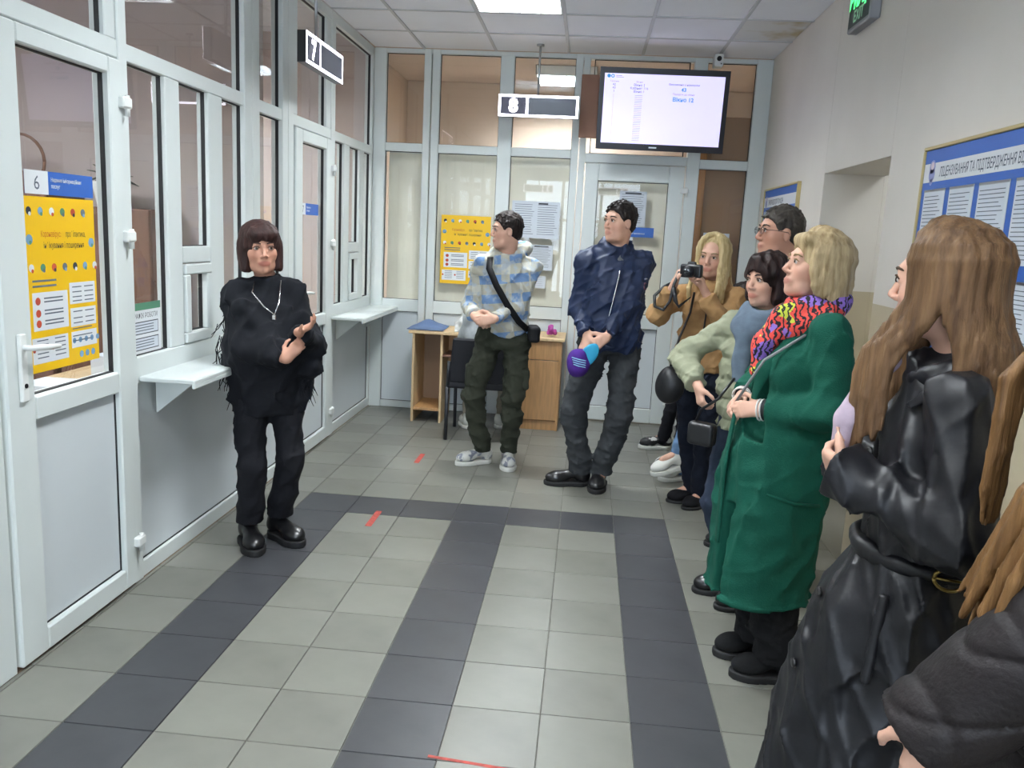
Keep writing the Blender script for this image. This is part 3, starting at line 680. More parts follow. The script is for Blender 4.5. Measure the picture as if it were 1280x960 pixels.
info_board(-.965, -2.62, 1.17, 2.006, 'large blue information board with rows of papers on the cream wall', 'ЛІЦЕНЗУВАННЯ ТА ПІДТВЕРДЖЕННЯ ВІДПОВІДНОСТІ', [.2, .205, .22, .22, .22, .22])
info_board(2.23, 1.18, 1.25, 2.01, 'smaller blue information board between the glazed end and the opening', 'ІНФОРМАЦІЯ ДЛЯ ГРОМАДЯН', [.21, .21, .21, .21])

# ================================================================ desk, chair and the things on them
r = empty('office_table', (.78, 2.2, 0), 'light wooden desk with an open side shelf and a closed pedestal', 'desk')
box('table_top', (.14, 1.98, .742), (1.42, 2.46, .768), WOODE, r, .004)
for x in (.17, .405): box('side_panel', (x, 2.0, 0), (x+.02, 2.44, .742), WOODE, r, .002)
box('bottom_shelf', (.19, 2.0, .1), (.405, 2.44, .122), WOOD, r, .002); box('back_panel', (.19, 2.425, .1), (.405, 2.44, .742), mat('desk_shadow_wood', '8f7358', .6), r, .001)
box('apron', (.425, 2.3, .45), (1.07, 2.32, .742), WOOD, r, .002)
for x in (1.07, 1.378): box('side_panel', (x, 2.0, 0), (x+.02, 2.44, .742), WOOD, r, .002)
box('drawer_front', (1.09, 1.998, .585), (1.378, 2.02, .738), WOOD, r, .003); box('pedestal_door', (1.09, 1.998, .085), (1.378, 2.02, .58), WOOD, r, .003); box('plinth', (1.09, 2.01, 0), (1.378, 2.03, .08), WOOD, r, .002)
box('keyboard_shelf', (.425, 2.0, .56), (1.07, 2.3, .575), CAB, r, .002)
CHB = mat('black_chair_fabric', '191b22', .8, noise=.2, nscale=60)
r = empty('visitor_chair', (.8, 1.66, 0), 'black fabric visitor chair standing at the wooden desk', 'chair')
FRM = mat('black_metal_frame', '22242a', .4)
V, F = rbox_geo((.57, 1.42, .415), (1.03, 1.86, .475), .025); mesh('seat', V, F, CHB, r)
V, F = rbox_geo((.575, 1.42, .46), (1.025, 1.475, .80), .03); V = [(v[0]*(1-.0)+(.8-v[0])*(.12 if v[2] > .7 else 0), v[1]-.10*(v[2]-.46), v[2]) for v in V]; mesh('backrest', V, F, CHB, r)
for x in (.565, 1.035):
    tube('leg', [(x, 1.43, .012), (x, 1.44, .42)], .014, FRM, r); tube('leg', [(x, 1.87, .012), (x, 1.85, .42)], .014, FRM, r)
    tube('seat_rail', [(x, 1.43, .42), (x, 1.86, .42)], .012, FRM, r); tube('back_post', [(x, 1.44, .42), (x+(.01 if x < .8 else -.01), 1.42, .62)], .012, FRM, r)
# blue folder cloth lying over the desk corner
ax = np.linspace(0, 1, 15); V = []; F = []
for i, s in enumerate(ax):
    for j, t in enumerate(ax):
        x = .12+.30*s; y = 1.99+.34*t; z = .776+.05*math.exp(-((s-.45)**2+(t-.7)**2)/.08)+.02*math.sin(3*s)*t
        V.append((x, y, max(z, .66)))
nn = len(ax)
for i in range(nn-1):
    for j in range(nn-1): a = i*nn+j; F.append([a, a+nn, a+nn+1, a+1])
N0 = len(V); V += [(x, y, z-.004) for x, y, z in V]; F += [[i+N0 for i in f[::-1]] for f in F]
o_ = mesh('folded_jacket', V, F, mat('slate_blue_cloth', '5d7398', .7, noise=.2, nscale=9), None, True, loc=(.27, 2.1, .77)); tag(o_, 'slate blue folded cloth lying on the open end of the desk', 'cloth')
# ================================================================ sculpting: signed distance fields turned into one surface
def nrm(v):
    v = np.array(v, float); return v/(np.linalg.norm(v)+1e-9)
class Field:
    def __init__(s, lo, hi, h=.007, fine=()):
        ax = []
        for i in range(3):
            pts = [lo[i]]; zs = [(a, b_, hh) for (k, a, b_, hh) in fine if k == i]
            while pts[-1] < hi[i]:
                p = pts[-1]; st = h[i] if hasattr(h, '__len__') else h
                for a, b_, hh in zs:
                    if a-.01 <= p < b_: st = min(st, hh)
                pts.append(p+st)
            ax.append(np.array(pts, np.float32))
        s.ax = ax; s.v = np.full([len(a) for a in ax], 1.0, np.float32)
    def sl(s, lo, hi):
        out = []
        for i in range(3):
            a = np.searchsorted(s.ax[i], lo[i]); b_ = np.searchsorted(s.ax[i], hi[i])
            if b_-a < 1: return None
            out.append(slice(max(a-1, 0), b_+1))
        return tuple(out)
    def g(s, sl): return s.ax[0][sl[0]][:, None, None], s.ax[1][sl[1]][None, :, None], s.ax[2][sl[2]][None, None, :]
    def un(s, sl, d, k):
        a = s.v[sl]
        if k > 1e-5:
            h = np.maximum(k-np.abs(a-d), 0)/k; s.v[sl] = np.minimum(a, d)-h*h*k*.25
        else: s.v[sl] = np.minimum(a, d)
    def dif(s, sl, d, k):
        a = s.v[sl]; d = -d
        if k > 1e-5:
            h = np.maximum(k-np.abs(a-d), 0)/k; s.v[sl] = np.maximum(a, d)+h*h*k*.25
        else: s.v[sl] = np.maximum(a, d)
    def op(s, sl, d, k, sub): (s.dif if sub else s.un)(sl, d, k)
    def cone(s, a, b_, ra, rb=None, k=.015, sq=None, sub=False):
        rb = ra if rb is None else rb; a = np.array(a, np.float32); b_ = np.array(b_, np.float32); r = max(ra, rb)*(max(1, sq[1]) if sq else 1)+k+.02
        sl = s.sl(np.minimum(a, b_)-r, np.maximum(a, b_)+r)
        if sl is None: return
        X, Y, Z = s.g(sl); px, py, pz = X-a[0], Y-a[1], Z-a[2]; e = b_-a; L = float(e@e)+1e-9
        t = np.clip((px*e[0]+py*e[1]+pz*e[2])/L, 0, 1)
        dx, dy, dz = px-e[0]*t, py-e[1]*t, pz-e[2]*t
        if sq:
            n, f = nrm(sq[0]).astype(np.float32), sq[1]; q = (dx*n[0]+dy*n[1]+dz*n[2])*(1/f-1); dx, dy, dz = dx+n[0]*q, dy+n[1]*q, dz+n[2]*q
            d = (np.sqrt(dx*dx+dy*dy+dz*dz)-(ra+(rb-ra)*t))*min(1, f)
        else: d = np.sqrt(dx*dx+dy*dy+dz*dz)-(ra+(rb-ra)*t)
        s.op(sl, d, k, sub)
    def chain(s, pts, rs, k=.012, sq=None):
        for i in range(len(pts)-1): s.cone(pts[i], pts[i+1], rs[i], rs[i+1], k, sq)
    def ell(s, c, r, A=None, k=.015, sub=False):
        c = np.array(c, np.float32); r = np.array(r, np.float32); m = float(r.max())+k+.02
        sl = s.sl(c-m, c+m)
        if sl is None: return
        X, Y, Z = s.g(sl); P = (X-c[0], Y-c[1], Z-c[2])
        A = np.eye(3, dtype=np.float32) if A is None else np.array(A, np.float32)
        q = [P[0]*A[i][0]+P[1]*A[i][1]+P[2]*A[i][2] for i in range(3)]
        k0 = np.sqrt(sum((q[i]/r[i])**2 for i in range(3))); k1 = np.sqrt(sum((q[i]/(r[i]*r[i]))**2 for i in range(3)))+1e-6
        s.op(sl, k0*(k0-1)/k1, k, sub)
    def box(s, c, hf, A=None, rd=.01, k=.01, sub=False):
        c = np.array(c, np.float32); hf = np.array(hf, np.float32); m = float(np.linalg.norm(hf))+rd+k+.02
        sl = s.sl(c-m, c+m)
        if sl is None: return
        X, Y, Z = s.g(sl); P = (X-c[0], Y-c[1], Z-c[2]); A = np.eye(3, dtype=np.float32) if A is None else np.array(A, np.float32)
        q = [np.abs(P[0]*A[i][0]+P[1]*A[i][1]+P[2]*A[i][2])-(hf[i]-rd) for i in range(3)]
        d = np.sqrt(sum(np.maximum(x, 0)**2 for x in q))+np.minimum(np.maximum(np.maximum(q[0], q[1]), q[2]), 0)-rd
        s.op(sl, d, k, sub)
    def loft(s, st, fw, k=.03, n=2.2, sub=False):
        """st: list of (z, cx, cy, half width across, half depth along fw), rising z"""
        st = np.array(sorted(st), np.float32); fw = nrm((fw[0], fw[1], 0)); lf = (-fw[1], fw[0]); m = st[:, 3:].max()+k+.03
        lo = (st[:, 1].min()-m, st[:, 2].min()-m, st[0, 0]-k-.02); hi = (st[:, 1].max()+m, st[:, 2].max()+m, st[-1, 0]+k+.02)
        sl = s.sl(lo, hi)
        if sl is None: return
        X, Y, Z = s.g(sl); z = Z.ravel()
        def sm(c):
            zz = np.clip(z, st[0, 0], st[-1, 0]); i = np.clip(np.searchsorted(st[:, 0], zz)-1, 0, len(st)-2); t = (zz-st[i, 0])/(st[i+1, 0]-st[i, 0]+1e-9)
            sl_ = np.gradient(st[:, c], st[:, 0]) if len(st) > 2 else np.zeros(len(st)); h = st[i+1, 0]-st[i, 0]
            lin_ = st[i, c]*(1-t)+st[i+1, c]*t
            her = (2*t**3-3*t**2+1)*st[i, c]+(t**3-2*t**2+t)*h*sl_[i]+(-2*t**3+3*t**2)*st[i+1, c]+(t**3-t**2)*h*sl_[i+1]
            return (.3*lin_+.7*her)[None, None, :].astype(np.float32)
        dx, dy = X-sm(1), Y-sm(2); A, B_ = np.maximum(sm(3), .004), np.maximum(sm(4), .004)
        f = dx*fw[0]+dy*fw[1]; l = dx*lf[0]+dy*lf[1]
        d = (((np.abs(l)/A)**n+(np.abs(f)/B_)**n)**(1/n)-1)*np.minimum(A, B_)
        d = np.maximum(d, np.maximum(st[0, 0]-Z, Z-st[-1, 0]))
        s.op(sl, d.astype(np.float32), k, sub)
    def cut(s, p, n, k=0.0):
        n = nrm(n); X, Y, Z = s.ax[0][:, None, None], s.ax[1][None, :, None], s.ax[2][None, None, :]
        d = (X-p[0])*n[0]+(Y-p[1])*n[1]+(Z-p[2])*n[2]
        s.v = np.maximum(s.v, d.astype(np.float32))
    def disp(s, fn, lo=None, hi=None):
        sl = (slice(None),)*3 if lo is None else s.sl(lo, hi)
        if sl is None: return
        X, Y, Z = s.g(sl); a = s.v[sl]; s.v[sl] = np.where(np.abs(a) < .08, a+fn(X, Y, Z), a).astype(np.float32)
    def polys(s):
        v = s.v; v[0] = 1; v[-1] = 1; v[:, 0] = 1; v[:, -1] = 1; v[:, :, 0] = 1; v[:, :, -1] = 1
        sg = v < 0; c = sum(sg[i:sg.shape[0]-1+i, j:sg.shape[1]-1+j, l:sg.shape[2]-1+l].astype(np.int8) for i in (0, 1) for j in (0, 1) for l in (0, 1))
        act = (c > 0) & (c < 8); I = np.argwhere(act); N = len(I)
        idx = np.full(act.shape, -1, np.int32); idx[act] = np.arange(N)
        cor = {}
        for i in (0, 1):
            for j in (0, 1):
                for l in (0, 1): cor[i, j, l] = v[I[:, 0]+i, I[:, 1]+j, I[:, 2]+l]
        P = np.zeros((N, 3), np.float32); W_ = np.zeros(N, np.float32)
        for a in cor:
            for k in range(3):
                if a[k] == 0:
                    b_ = list(a); b_[k] = 1; b_ = tuple(b_); va, vb = cor[a], cor[b_]; m = (va < 0) != (vb < 0)
                    t = np.where(m, va/np.where(m, va-vb, 1), 0)
                    for q in range(3): P[:, q] += np.where(m, t if q == k else a[q], 0)
                    W_ += m
        P /= W_[:, None]
        out = np.zeros((N, 3))
        for q in range(3):
            A = s.ax[q]; out[:, q] = A[I[:, q]]+P[:, q]*(A[I[:, q]+1]-A[I[:, q]])
        Q = []
        for k in range(3):
            o1, o2 = [q for q in range(3) if q != k]
            S0 = sg[tuple(slice(0, -1) if q == k else slice(1, -1) for q in range(3))]; S1 = sg[tuple(slice(1, None) if q == k else slice(1, -1) for q in range(3))]
            for flip, m in ((0, S0 & ~S1), (1, ~S0 & S1)):
                e = np.argwhere(m)
                if len(e) == 0: continue
                e[:, o1] += 1; e[:, o2] += 1
                q4 = []
                for d1, d2 in ((-1, -1), (0, -1), (0, 0), (-1, 0)):
                    c_ = e.copy(); c_[:, o1] += d1; c_[:, o2] += d2; q4.append(idx[c_[:, 0], c_[:, 1], c_[:, 2]])
                q4 = np.stack(q4, 1); rev = (flip == 1) != (k == 1)
                Q.append(q4[:, ::-1] if rev else q4)
        return out, np.concatenate(Q)
    def build(s, name, m, parent, relax=1):
        V, Fq = s.polys()
        for _ in range(relax):          # light smoothing along the quads
            acc = np.zeros_like(V); cnt = np.zeros(len(V))
            for a in range(4):
                b_ = (a+1) % 4; np.add.at(acc, Fq[:, a], V[Fq[:, b_]]); np.add.at(cnt, Fq[:, a], 1); np.add.at(acc, Fq[:, b_], V[Fq[:, a]]); np.add.at(cnt, Fq[:, b_], 1)
            V = V*.5+acc/np.maximum(cnt, 1)[:, None]*.5
        return mesh(name, V, Fq, m, parent, True)

def waves(seed, amp, freq, n=5, ani=(1, 1, 1)):
    """cheap smooth noise: a sum of plane waves; ani scales the frequency along x,y,z"""
    r = np.random.RandomState(seed); K = r.normal(size=(n, 3)); K /= np.linalg.norm(K, axis=1)[:, None]; K = K*np.array(ani)*freq*r.uniform(.6, 1.5, (n, 1)); ph = r.uniform(0, 6.28, n)
    def fn(X, Y, Z):
        o = 0
        for i in range(n): o = o+np.sin(X*K[i, 0]+Y*K[i, 1]+Z*K[i, 2]+ph[i])
        return o*(amp/n**.5)
    return fn

def ridges(seed, amp, freq, n=4, ani=(1, 1, 1)):
    """raised folds with narrow crests, bent by a slower wave"""
    r = np.random.RandomState(seed); K = r.normal(size=(n, 3)); K /= np.linalg.norm(K, axis=1)[:, None]; K = K*np.array(ani)*freq*r.uniform(.7, 1.4, (n, 1)); ph = r.uniform(0, 6.28, n); Q = r.normal(size=(n, 3))*freq*.25
    def fn(X, Y, Z):
        o = 0
        for i in range(n): o = o+(1-np.abs(np.sin((X*K[i, 0]+Y*K[i, 1]+Z*K[i, 2])*.5+ph[i]+.8*np.sin(X*Q[i, 0]+Y*Q[i, 1]+Z*Q[i, 2]))))**3
        return -o*amp+amp*.25*n
    return fn

def ik(a, c, l1, l2, pole):
    a, c = np.array(a, float), np.array(c, float); d = c-a; D = np.linalg.norm(d); D2 = min(max(D, abs(l1-l2)+.01), l1+l2-.001); u = d/(D+1e-9)
    if D > l1+l2: c = a+u*(l1+l2-.001)
    x = (l1*l1-l2*l2+D2*D2)/(2*D2); h = math.sqrt(max(l1*l1-x*x, 0)); p = np.array(pole, float); p = p-u*(p@u); p = nrm(p)
    return a+u*x+p*h, c

def dirv(yaw, pitch=0):
    y, p = math.radians(yaw), math.radians(pitch); return np.array((math.cos(y)*math.cos(p), math.sin(y)*math.cos(p), math.sin(p)))

def put_hand(F, wrist, d, n, t, s=1, curl=.5, tc=.4, curls=None, spread=0):
    d = nrm(d); n = np.array(n, float); n = nrm(n-d*(n@d)); t0 = np.cross(d, n); t = t0 if t0@np.array(t, float) > 0 else -t0
    w_ = np.array(wrist, float); off = np.array((.027, .009, -.009, -.025))*s; ln = np.array((.070, .078, .072, .056))*s
    for i in range(4):
        kn = w_+d*(.088-.006*abs(i-1))*s+t*off[i]
        F.cone(w_+d*.012*s+t*off[i]*.55, kn, .014*s, .0115*s, .014)
        c = (curls[i] if curls else curl)
        p = kn; a = 0; dd = nrm(d+t*spread*(1.5-i))
        for j, (fr, r0, r1) in enumerate(((.45, .0100, .0092), (.31, .0092, .0085), (.24, .0085, .0070))):
            a += c*(1.0, 1.15, .8)[j]; q = p+(dd*math.cos(a)+n*math.sin(a))*ln[i]*fr
            F.cone(p, q, r0*s, r1*s, .004); p = q
    p = w_+d*.02*s+t*.022*s; b_ = nrm(d*.55+t*.75+n*.35); q = p+b_*.042*s; F.cone(p, q, .015*s, .012*s, .014)
    b2 = nrm(b_*(1-tc)+d*tc*.9+n*tc*.6); q2 = q+b2*.033*s; F.cone(q, q2, .011*s, .010*s, .004)
    b3 = nrm(b2*(1-tc)+d*tc-t*tc*.5+n*tc*.5); F.cone(q2, q2+b3*.024*s, .010*s, .0078*s, .004)

class Head:
    def __init__(s, c, yaw, pitch=0, roll=0, size=1.0, fem=False, wide=1.0):
        s.c = np.array(c, float); s.s = size; s.fem = fem; s.wide = wide
        f = dirv(yaw, pitch); l = nrm(np.cross((0, 0, 1), f)); u = np.cross(f, l); r = math.radians(roll)
        s.f = f; s.l = l*math.cos(r)+u*math.sin(r); s.u = -l*math.sin(r)+u*math.cos(r); s.A = np.array([s.f, s.l, s.u])
    def p(s, f, l, u): return s.c+(s.f*f+s.l*l*s.wide+s.u*u)*s.s
    def e(s, F, c, r, k=.012, sub=False): F.ell(s.p(*c), np.array(r)*s.s*np.array((1, s.wide, 1)), s.A, k*s.s, sub)
    def cn(s, F, a, b_, ra, rb, k=.01, sub=False): F.cone(s.p(*a), s.p(*b_), ra*s.s, rb*s.s, k*s.s, sub=sub)
    def sculpt(s, F):
        fem = s.fem
        s.e(F, (-.012, 0, .042), (.095, .074, .082), .02)                 # skull
        s.e(F, (.022, 0, -.018), (.066, .060 if fem else .063, .078), .03)   # face mass
        s.cn(F, (.035, -.028, -.078), (.035, .028, -.078), .030 if fem else .034, .030 if fem else .034, .03)
        s.e(F, (.068, 0, -.094), (.022, .020 if fem else .024, .020), .028)  # chin
        for m in (-1, 1):
            s.e(F, (.052, .038*m, -.022), (.026, .024, .026), .025)      # cheek
            s.e(F, (.092, .033*m, .014), (.020, .021, .011), .012, True)  # eye socket
            s.e(F, (.074, .033*m, .011), (.0152, .0165, .0125), .004)      # lid mass
            s.e(F, (-.004, .076*m, -.004), (.019, .008, .031), .006)        # ear
            s.e(F, (.004, .083*m, -.002), (.009, .006, .017), .004, True)
            s.e(F, (.096, .0120*m, -.029), (.010, .0080, .0070), .006)       # nostril wing
        s.cn(F, (.079, -.036, .034), (.079, .036, .034), .010, .010, .02)     # brow ridge
        s.cn(F, (.087, 0, .018), (.1085, 0, -.022), .0072, .0095, .010)       # nose
        s.e(F, (.083, 0, -.060), (.012, .027, .020), .015)
        s.e(F, (.0925, 0, -.0560), (.0065, .021, .0042), .003); s.e(F, (.0910, 0, -.0660), (.0072, .018, .0050), .003)   # lips
        s.cn(F, (.101, -.02, -.0612), (.101, .02, -.0612), .0020, .0020, .002, True)
    def tint(s, V, skin, lip, brow=None):
        c = np.tile(np.array(lin(skin)), (len(V), 1)); q = ((V-s.c)@s.A.T)/s.s; q[:, 1] /= s.wide
        lp = np.array(lin(lip))
        def mixin(w, col): c[:] = c*(1-w[:, None])+np.array(col)*w[:, None]
        w = np.clip(1.25-np.sqrt(((q[:, 1])/.026)**2+((q[:, 2]+.0615)/.0115)**2), 0, 1)*(q[:, 0] > .075); mixin(np.clip(w*2, 0, .6), lp)
        red = np.array(lin(skin))*np.array((1.02, .80, .76))
        for m in (-1, 1): mixin(.45*np.exp(-(((q[:, 1]-m*.045)/.022)**2+((q[:, 2]+.028)/.022)**2))*(q[:, 0] > .03), red)
        mixin(.35*np.exp(-((q[:, 1]/.014)**2+((q[:, 2]+.026)/.014)**2))*(q[:, 0] > .09), red)
        return c
    def features(s, parent, hairc, eye='3a2a20'):
        HM = mat('brow_'+hairc, hairc, .8); EW = mat('eye_white', 'cfc9c4', .25); EI = mat('iris_'+eye, eye, .2)
        for m in (-1, 1):
            V = []; F_ = []; n = 8; c = s.p(.0765, .033*m, .011); R = .0135*s.s
            for i in range(n+1):
                for j in range(n*2): a, b_ = math.pi*i/n, math.pi*j/n; V.append(c+(s.f*math.cos(a)+s.l*math.sin(a)*math.cos(b_)+s.u*math.sin(a)*math.sin(b_)*.8)*R)
            for i in range(n):
                for j in range(2*n): j2 = (j+1) % (2*n); F_.append([i*2*n+j, (i+1)*2*n+j, (i+1)*2*n+j2, i*2*n+j2])
            e = mesh('eye', V, F_, EW, parent, True)
            V, F_ = disc_geo(s.p(.0905, .0325*m, .011), s.f, .0062*s.s, .002, 12); mesh('iris', V, F_, EI, e, True)
            tube('upper_lid', [s.p(.083, (.033-.016)*m, .012), s.p(.0905, (.033-.007)*m, .0195), s.p(.0905, (.033+.006)*m, .020), s.p(.080, (.033+.0165)*m, .012)], [.0012, .0026, .0026, .0012], HM, parent, 6)
            tube('eyebrow', [s.p(.091, .014*m, .031), s.p(.0925, .026*m, .0355), s.p(.085, .042*m, .036), s.p(.072, .052*m, .030)], [.003, .0042, .0036, .0015], HM, parent, 6)

class Body:
    """joints of one figure, world coordinates"""
    def __init__(s, xy, yaw, H, fem=False, head_yaw=None, head_pitch=0, head_roll=0, head_off=(0, 0), lean=0, seat=None, wide=1.0, tz=0.0, hw=1.0, hs=1.0):
        s.H = H; s.k = H/1.75; s.fem = fem; s.fw = dirv(yaw); s.lf = np.array((-s.fw[1], s.fw[0], 0)); s.b = np.array((xy[0], xy[1], 0.)); s.yaw = yaw; s.wide = wide
        k = s.k; dz = 0 if seat is None else seat-.92*k+.06
        s.dz = dz+tz
        s.hipc = s.P(0, 0, .95); s.waist = s.P(.01+lean*.15, 0, 1.10); s.chest = s.P(lean*.3, 0, 1.30); s.neckb = s.P(-.015+lean*.42, 0, 1.47)
        s.sh = {}; s.hip = {}
        for n_, m in (('L', 1), ('R', -1)):
            s.sh[n_] = s.P(-.005+lean*.4, m*(.160 if fem else .180)*wide, 1.388); s.hip[n_] = s.P(0, m*(.095), .91)
        hy = yaw if head_yaw is None else head_yaw
        hc = s.P(.02+lean*.5+head_off[0], head_off[1], 1.615)
        s.head = Head(hc, hy, head_pitch, head_roll, k*1.02*hs, fem, hw)
        s.elb = {}; s.wr = {}; s.knee = {}; s.ank = {}; s.foot = {}; s.hand = {}
        s.pole = {}
    def P(s, f, l, u): return s.b+s.fw*f*s.k+s.lf*l*s.k+np.array((0, 0, u*s.k+s.dz))
    def arm(s, sd, wrist, pole, d=None, n=None, t=None, **kw):
        s.elb[sd], s.wr[sd] = ik(s.sh[sd], wrist, .285*s.k, .255*s.k, pole); s.hand[sd] = (d, n, t, kw)
    def leg(s, sd, ankle, yaw, pole=None):
        a = np.array(ankle, float); s.knee[sd], s.ank[sd] = ik(s.hip[sd], a, .43*s.k, .42*s.k, dirv(yaw) if pole is None else pole); s.foot[sd] = yaw
    def stand(s, **feet):
        for sd, (x, y, yaw) in feet.items(): s.leg(sd, (x, y, .085*s.k), yaw)
    def flesh(s, parent, skin, lip='a8574c', fine=.0045, hands=True, hair=None, eye='3a2a20', z0=None):
        k = s.k; pts = [s.head.c]+list(s.elb.values())+list(s.wr.values())+list(s.knee.values())+list(s.ank.values())+list(s.sh.values())+list(s.hip.values())
        pts += [s.wr[q]+nrm(s.hand[q][0])*.17 for q in s.wr if s.hand[q][0] is not None]
        lo = np.min(pts, 0)-.13; hi = np.max(pts, 0)+.13; lo[2] = max(lo[2], .01); hi[2] = s.head.c[2]+.15
        fz = [(2, s.head.c[2]-.17, s.head.c[2]+.14, fine)]
        for q in s.wr:
            if s.hand[q][0] is not None:
                e = s.wr[q]+nrm(s.hand[q][0])*.15; fz.append((2, min(s.wr[q][2], e[2])-.04, max(s.wr[q][2], e[2])+.05, fine))
        F = Field(lo, hi, (.006, .006, .016), fz)
        A = np.array([s.fw, s.lf, (0, 0, 1)])
        F.ell(s.P(0, 0, .96), np.array((.075, .115, .10))*k, A, .04)
        F.loft([(s.P(0, 0, .9)[2], *s.hipc[:2], .105*k, .07*k), (s.P(0, 0, 1.08)[2], *s.waist[:2], .095*k, .065*k), (s.P(0, 0, 1.30)[2], *s.chest[:2], .11*k, .07*k), (s.P(0, 0, 1.42)[2], *s.neckb[:2], .07*k, .045*k)], s.fw, .04)
        for q in s.sh:
            F.cone(s.neckb-np.array((0, 0, .03*k)), s.sh[q], .030*k, .030*k, .03)
            if q in s.elb: F.cone(s.sh[q], s.elb[q], .032*k, .029*k, .03); F.cone(s.elb[q], s.wr[q], .031*k, .024*k, .02)
            if q in s.knee:
                F.cone(s.hip[q], s.knee[q], .055*k, .040*k, .04); F.cone(s.knee[q], s.ank[q], .038*k, .030*k, .02); F.cone(s.ank[q], s.ank[q]+dirv(s.foot[q])*.12*k-np.array((0, 0, .04*k)), .033*k, .025*k, .02)
            if q in s.hand and s.hand[q][0] is not None:
                d, n, t, kw = s.hand[q]; put_hand(F, s.wr[q], d, n, t, k*(.93 if s.fem else 1.02), **kw)
        h = s.head; h.sculpt(F)
        F.cone(s.neckb, h.p(-.022, 0, -.055), (.054 if s.fem else .060)*k, (.048 if s.fem else .056)*k, .025)
        o = F.build('body', mat('skin', 'c49a84', .5, attr='skin_tint', noise=.06, nscale=30, spec=.35), parent, 1)
        V = np.zeros(len(o.data.vertices)*3, np.float32); o.data.vertices.foreach_get('co', V); V = V.reshape(-1, 3)+org(parent)
        c = h.tint(V, skin, lip); at = o.data.color_attributes.new('skin_tint', 'FLOAT_COLOR', 'POINT')
        at.data.foreach_set('color', np.concatenate([c, np.ones((len(c), 1))], 1).astype(np.float32).ravel())
        h.features(parent, hair or '3a2d25', eye)
        return o
    def box(s, pts, pad): return np.min(pts, 0)-pad, np.max(pts, 0)+pad
    def trousers(s, parent, m, rt=.085, rk=.062, rc=.06, cuff=None, waist=1.0, seed=1, amp=.004, h=.008, name='trousers', hw=1.0):
        k = s.k; pts = list(s.hip.values())+list(s.knee.values())+list(s.ank.values())+[s.hipc+np.array((0, 0, .12))]
        lo, hi = s.box(pts, .16); lo[2] = max(lo[2], .005)
        F = Field(lo, hi, (h, h, h*1.5)); cuff = .05 if cuff is None else cuff
        F.loft([(s.P(0, 0, .84)[2], *s.hipc[:2], .155*k*s.wide*hw, .11*k*hw), (s.P(0, 0, .95)[2], *s.hipc[:2], .165*k*s.wide*hw, .115*k*hw), (s.P(0, 0, waist+.04)[2], *s.waist[:2], .145*k*s.wide*hw, .10*k*hw)], s.fw, .05)
        for q in s.knee:
            F.cone(s.hip[q], s.knee[q], rt*k, rk*k, .035); F.cone(s.knee[q], s.ank[q]+(s.ank[q]-s.knee[q])*.05, rk*k, rc*k, .02)
        w1 = waves(seed, amp, 38, 6, (.6, .6, 1.2)); F.disp(w1); F.disp(ridges(seed+50, amp*1.3, 85, 4, (.6, .6, 1.3)))
        lowest = min(a[2] for a in s.ank.values())
        if s.seated is None: F.cut((0, 0, cuff), (0, 0, -1))
        else:
            for q in s.knee: pass
        return F.build(name, m, parent)
    seated = None

def shoe(parent, x, y, yaw, L, W, upper, sole, z=0, style='shoe', lace=None, pitch=0, hgt=.09, soleh=.025, name='shoe'):
    """x,y is the heel end of the shoe; yaw its direction"""
    f = dirv(yaw); l = np.array((-f[1], f[0], 0)); o = np.array((x, y, z)); u = np.array((0, 0, 1.))
    if pitch: a = math.radians(pitch); f, u = f*math.cos(a)+u*math.sin(a), u*math.cos(a)-f*math.sin(a)
    def P(a, b_, c): return o+f*a*L+l*b_*W+u*c
    lo = np.min([P(a, b_, c) for a in (0, 1) for b_ in (-1, 1) for c in (0, .2)], 0)-.03; hi = np.max([P(a, b_, c) for a in (0, 1) for b_ in (-1, 1) for c in (0, .2)], 0)+.03
    F = Field(lo, hi, .005); A = np.array([f, l, u])
    F.cone(P(.16, 0, soleh+.03), P(.2, 0, hgt+soleh), W*.40, W*.37, .02)
    F.cone(P(.2, 0, hgt*.62+soleh), P(.7, 0, soleh+.028), W*.38, W*.40, .03, (u, .8))
    F.ell(P(.74, 0, soleh+.018), (L*.24, W*.50, .036), A, .025)
    F.ell(P(.16, 0, soleh+.03), (L*.16, W*.42, .045), A, .02)
    F.cut(P(0, 0, soleh), -u); F.cut(P(.2, 0, hgt+soleh+.002), nrm(u-.15*f))
    a = F.build(name, upper, parent)
    F = Field(lo, hi, .005); F.ell(P(.72, 0, soleh*.5), (L*.285, W*.54, .2), A, .03); F.ell(P(.2, 0, soleh*.5), (L*.2, W*.45, .2), A, .06); F.box(P(.45, 0, soleh*.5), (L*.25, W*.40, .2), A, .01, .05)
    F.cut(P(0, 0, 0), -u); F.cut(P(0, 0, soleh), u)
    F.build('sole', sole, a)
    if lace is not None:
        for i in range(4):
            t = .34+.085*i; zz = soleh+hgt*.88-.052*(t-.2)/.5*1.25
            tube('lace', [P(t, -.26, zz-.006), P(t+.01, 0, zz+.012), P(t+.02, .26, zz-.006)], .003, lace, a, 5)
    return a
